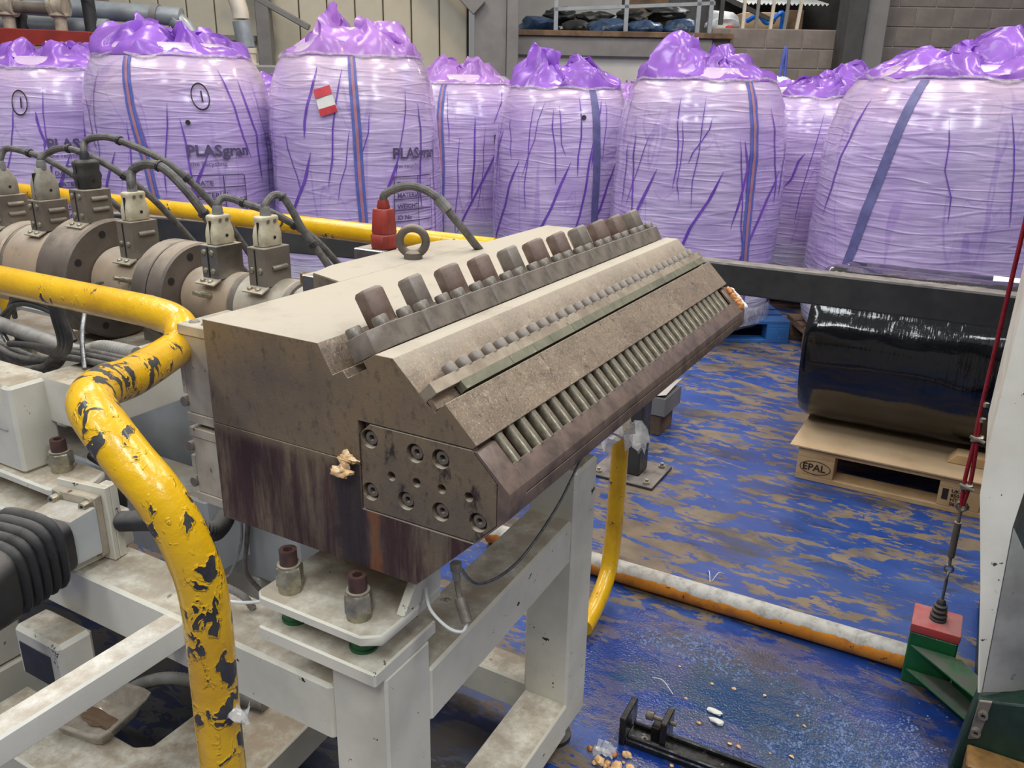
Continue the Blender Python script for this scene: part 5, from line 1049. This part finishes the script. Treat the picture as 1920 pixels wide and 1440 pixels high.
# ------------------------------------------------------------------ clamp tool on the wet floor
def clamp():
    t = thing('bar_clamp', 'oily black bar clamp with two jaws and a thumb screw on the wet floor', 'clamp', (.55, .80, 0)); S = M['oily_steel']
    d = (V(.86, .80, 0) - V(.43, .785, 0)).normalized(); n = V(-d.y, d.x, 0); o = V(.425, .785, 0)
    def B(x0, x1, y0, y1, z0, z1): return G().obox(o + d * (x0 + x1) / 2 + n * (y0 + y1) / 2 + V(0, 0, (z0 + z1) / 2), d * (x1 - x0) / 2, n * (y1 - y0) / 2, V(0, 0, (z1 - z0) / 2))
    B(0, .75, -.03, .03, .0, .018).build('bed', S, t, bevel=.003); B(.005, .75, -.03, -.02, .0185, .032).build('bed_rib', S, t, bevel=.003); B(.005, .75, .02, .03, .0185, .032).build('bed_rib', S, t, bevel=.003)
    B(-.014, .002, -.035, .055, .0, .078).build('fixed_jaw', S, t, bevel=.002)
    B(.055, .078, .0, .04, .0185, .055).build('screw_block', S, t, bevel=.002); B(.082, .098, -.02, .045, .0185, .092).build('moving_jaw', S, t, bevel=.002)
    p = o + d * .08 + n * .018 + V(0, 0, .07); G().lathe(p, -d, [(-.03, .0055), (.026, .0055), (.026, .011), (.042, .011), (.044, .009)], 16).build('thumb_screw', M['capscrew'], t)
    me = curve_mesh([circ(0, 0, .009, 16), circ(0, 0, .004, 6)], .006, M['capscrew'], lambda a, b, c: o + d * .045 + n * -.012 + V(a, b, .021 + c) - ORG[t.name]); link('bed_screw', me, t, ORG[t.name])
clamp()
# ------------------------------------------------------------------ scraps, crumbs and water on the floor
def litter():
    rnd = random.Random(4)
    def scrap(label, c, s, seed, flat=.5, mat='wisp', n=8):
        rows = [[V(*c) + V((i / n - .5) * s + .25 * s * noise.noise(V(i * .6, j * .6, seed)), (j / n - .5) * s * .8 + .25 * s * noise.noise(V(i * .6, j * .6, seed + 9)), flat * s * (.5 + noise.noise(V(i * .45, j * .45, seed + 4)))) for i in range(n + 1)] for j in range(n + 1)]
        return tag(G().grid(rows).build('film_scrap', M[mat], smooth=40, fixn=False), label, 'scrap')
    scrap('crumpled clear film scrap snagged on the yellow post past the die', (.16, 1.325, .50), .13, 3, .9)
    scrap('small clear film scrap stuck to the chipped yellow post', (.312, -.268, .80), .03, 8, .9, n=6)
    scrap('pale pointed film scrap lying by the resin crumbs', (.4, .70, .004), .05, 12, .6, n=6)
    # clear tag wire for the snagged film
    k = 0
    for i in range(46):
        a = rnd.random() * 6.28; r = rnd.random() ** .7 * .085; x, y = .445 + r * math.cos(a) * 1.2, .665 + r * math.sin(a) * .75; s = .004 + .009 * rnd.random() ** 2
        tag(G().blob((x, y, s * .55), s, i, .55, 2, 1, 1, .75).build('resin_crumb', M['resin'] if rnd.random() < .7 else M['resin_dark'], smooth=60), 'amber resin crumb in the heap beside the stand foot', 'crumb', 'heap of resin crumbs')
    for i in range(20):
        x, y = .42 + .42 * rnd.random(), .62 + .55 * rnd.random(); s = .003 + .003 * rnd.random()
        tag(G().blob((x, y, s * .5), s, i + 70, .55, 1, 1.3, 1, .6).build('resin_crumb', M['resin'], smooth=60), 'single resin crumb scattered over the wet floor', 'crumb', 'scattered resin crumbs')
    for i, (x, y) in enumerate(((.585, .975), (.60, .945))):
        tag(G().blob((x, y, .005), .013, i + 90, .6, 2, 1.5, .8, .4).build('white_resin_flake', M['paper'], smooth=60), 'white resin flake near the moving jaw of the clamp', 'flake', 'white flakes by the clamp')
    # beads of water: nobody could count them
    g = G(); seeds = 0
    while seeds < 3600:
        x, y = .26 + .86 * rnd.random(), .80 + .58 * rnd.random()
        d = math.exp(-((x - .93) / .17) ** 2 - ((y - 1.04) / .16) ** 2) + .75 * math.exp(-((x - .48) / .2) ** 2 - ((y - 1.20) / .08) ** 2) + .5 * noise.noise(V(x * 9, y * 9, 3)) + .3 * noise.noise(V(x * 24, y * 24, 5))
        if d < .25 + .5 * rnd.random(): seeds += .1; continue
        s = .0018 + .0042 * rnd.random() ** 2; seeds += 1; n = 6; c = V(x, y, .0004)
        vs = [c + V(s * math.cos(i * math.pi / 3), s * math.sin(i * math.pi / 3) * .8, 0) for i in range(6)] + [c + V(s * .62 * math.cos(i * math.pi / 3 + .5), s * .5 * math.sin(i * math.pi / 3 + .5), s * .42) for i in range(6)] + [c + V(0, 0, s * .55)]
        g.add(vs, [(i, (i + 1) % 6, 6 + (i + 1) % 6, 6 + i) for i in range(6)] + [(6 + i, 6 + (i + 1) % 6, 12) for i in range(6)])
    o = g.build('water_beads', M['wet'], smooth=180); tag(o, 'beads of water standing on the wet blue floor', 'water', kind='stuff')
    for i, (a, b) in enumerate((((.40, 1.02), (.47, .985)), ((.37, 1.62), (.395, 1.56)), ((.42, 1.63), (.40, 1.57)))):
        P = [V(a[0], a[1], .003), V((a[0] + b[0]) / 2, (a[1] + b[1]) / 2, .02), V(b[0], b[1], .003)]
        tag(G().tube(spline(P, 5), .0012, 6).build('plastic_thread', M['paper']), 'fine pale plastic thread lying on the blue floor', 'thread', 'plastic threads on the floor')
litter()
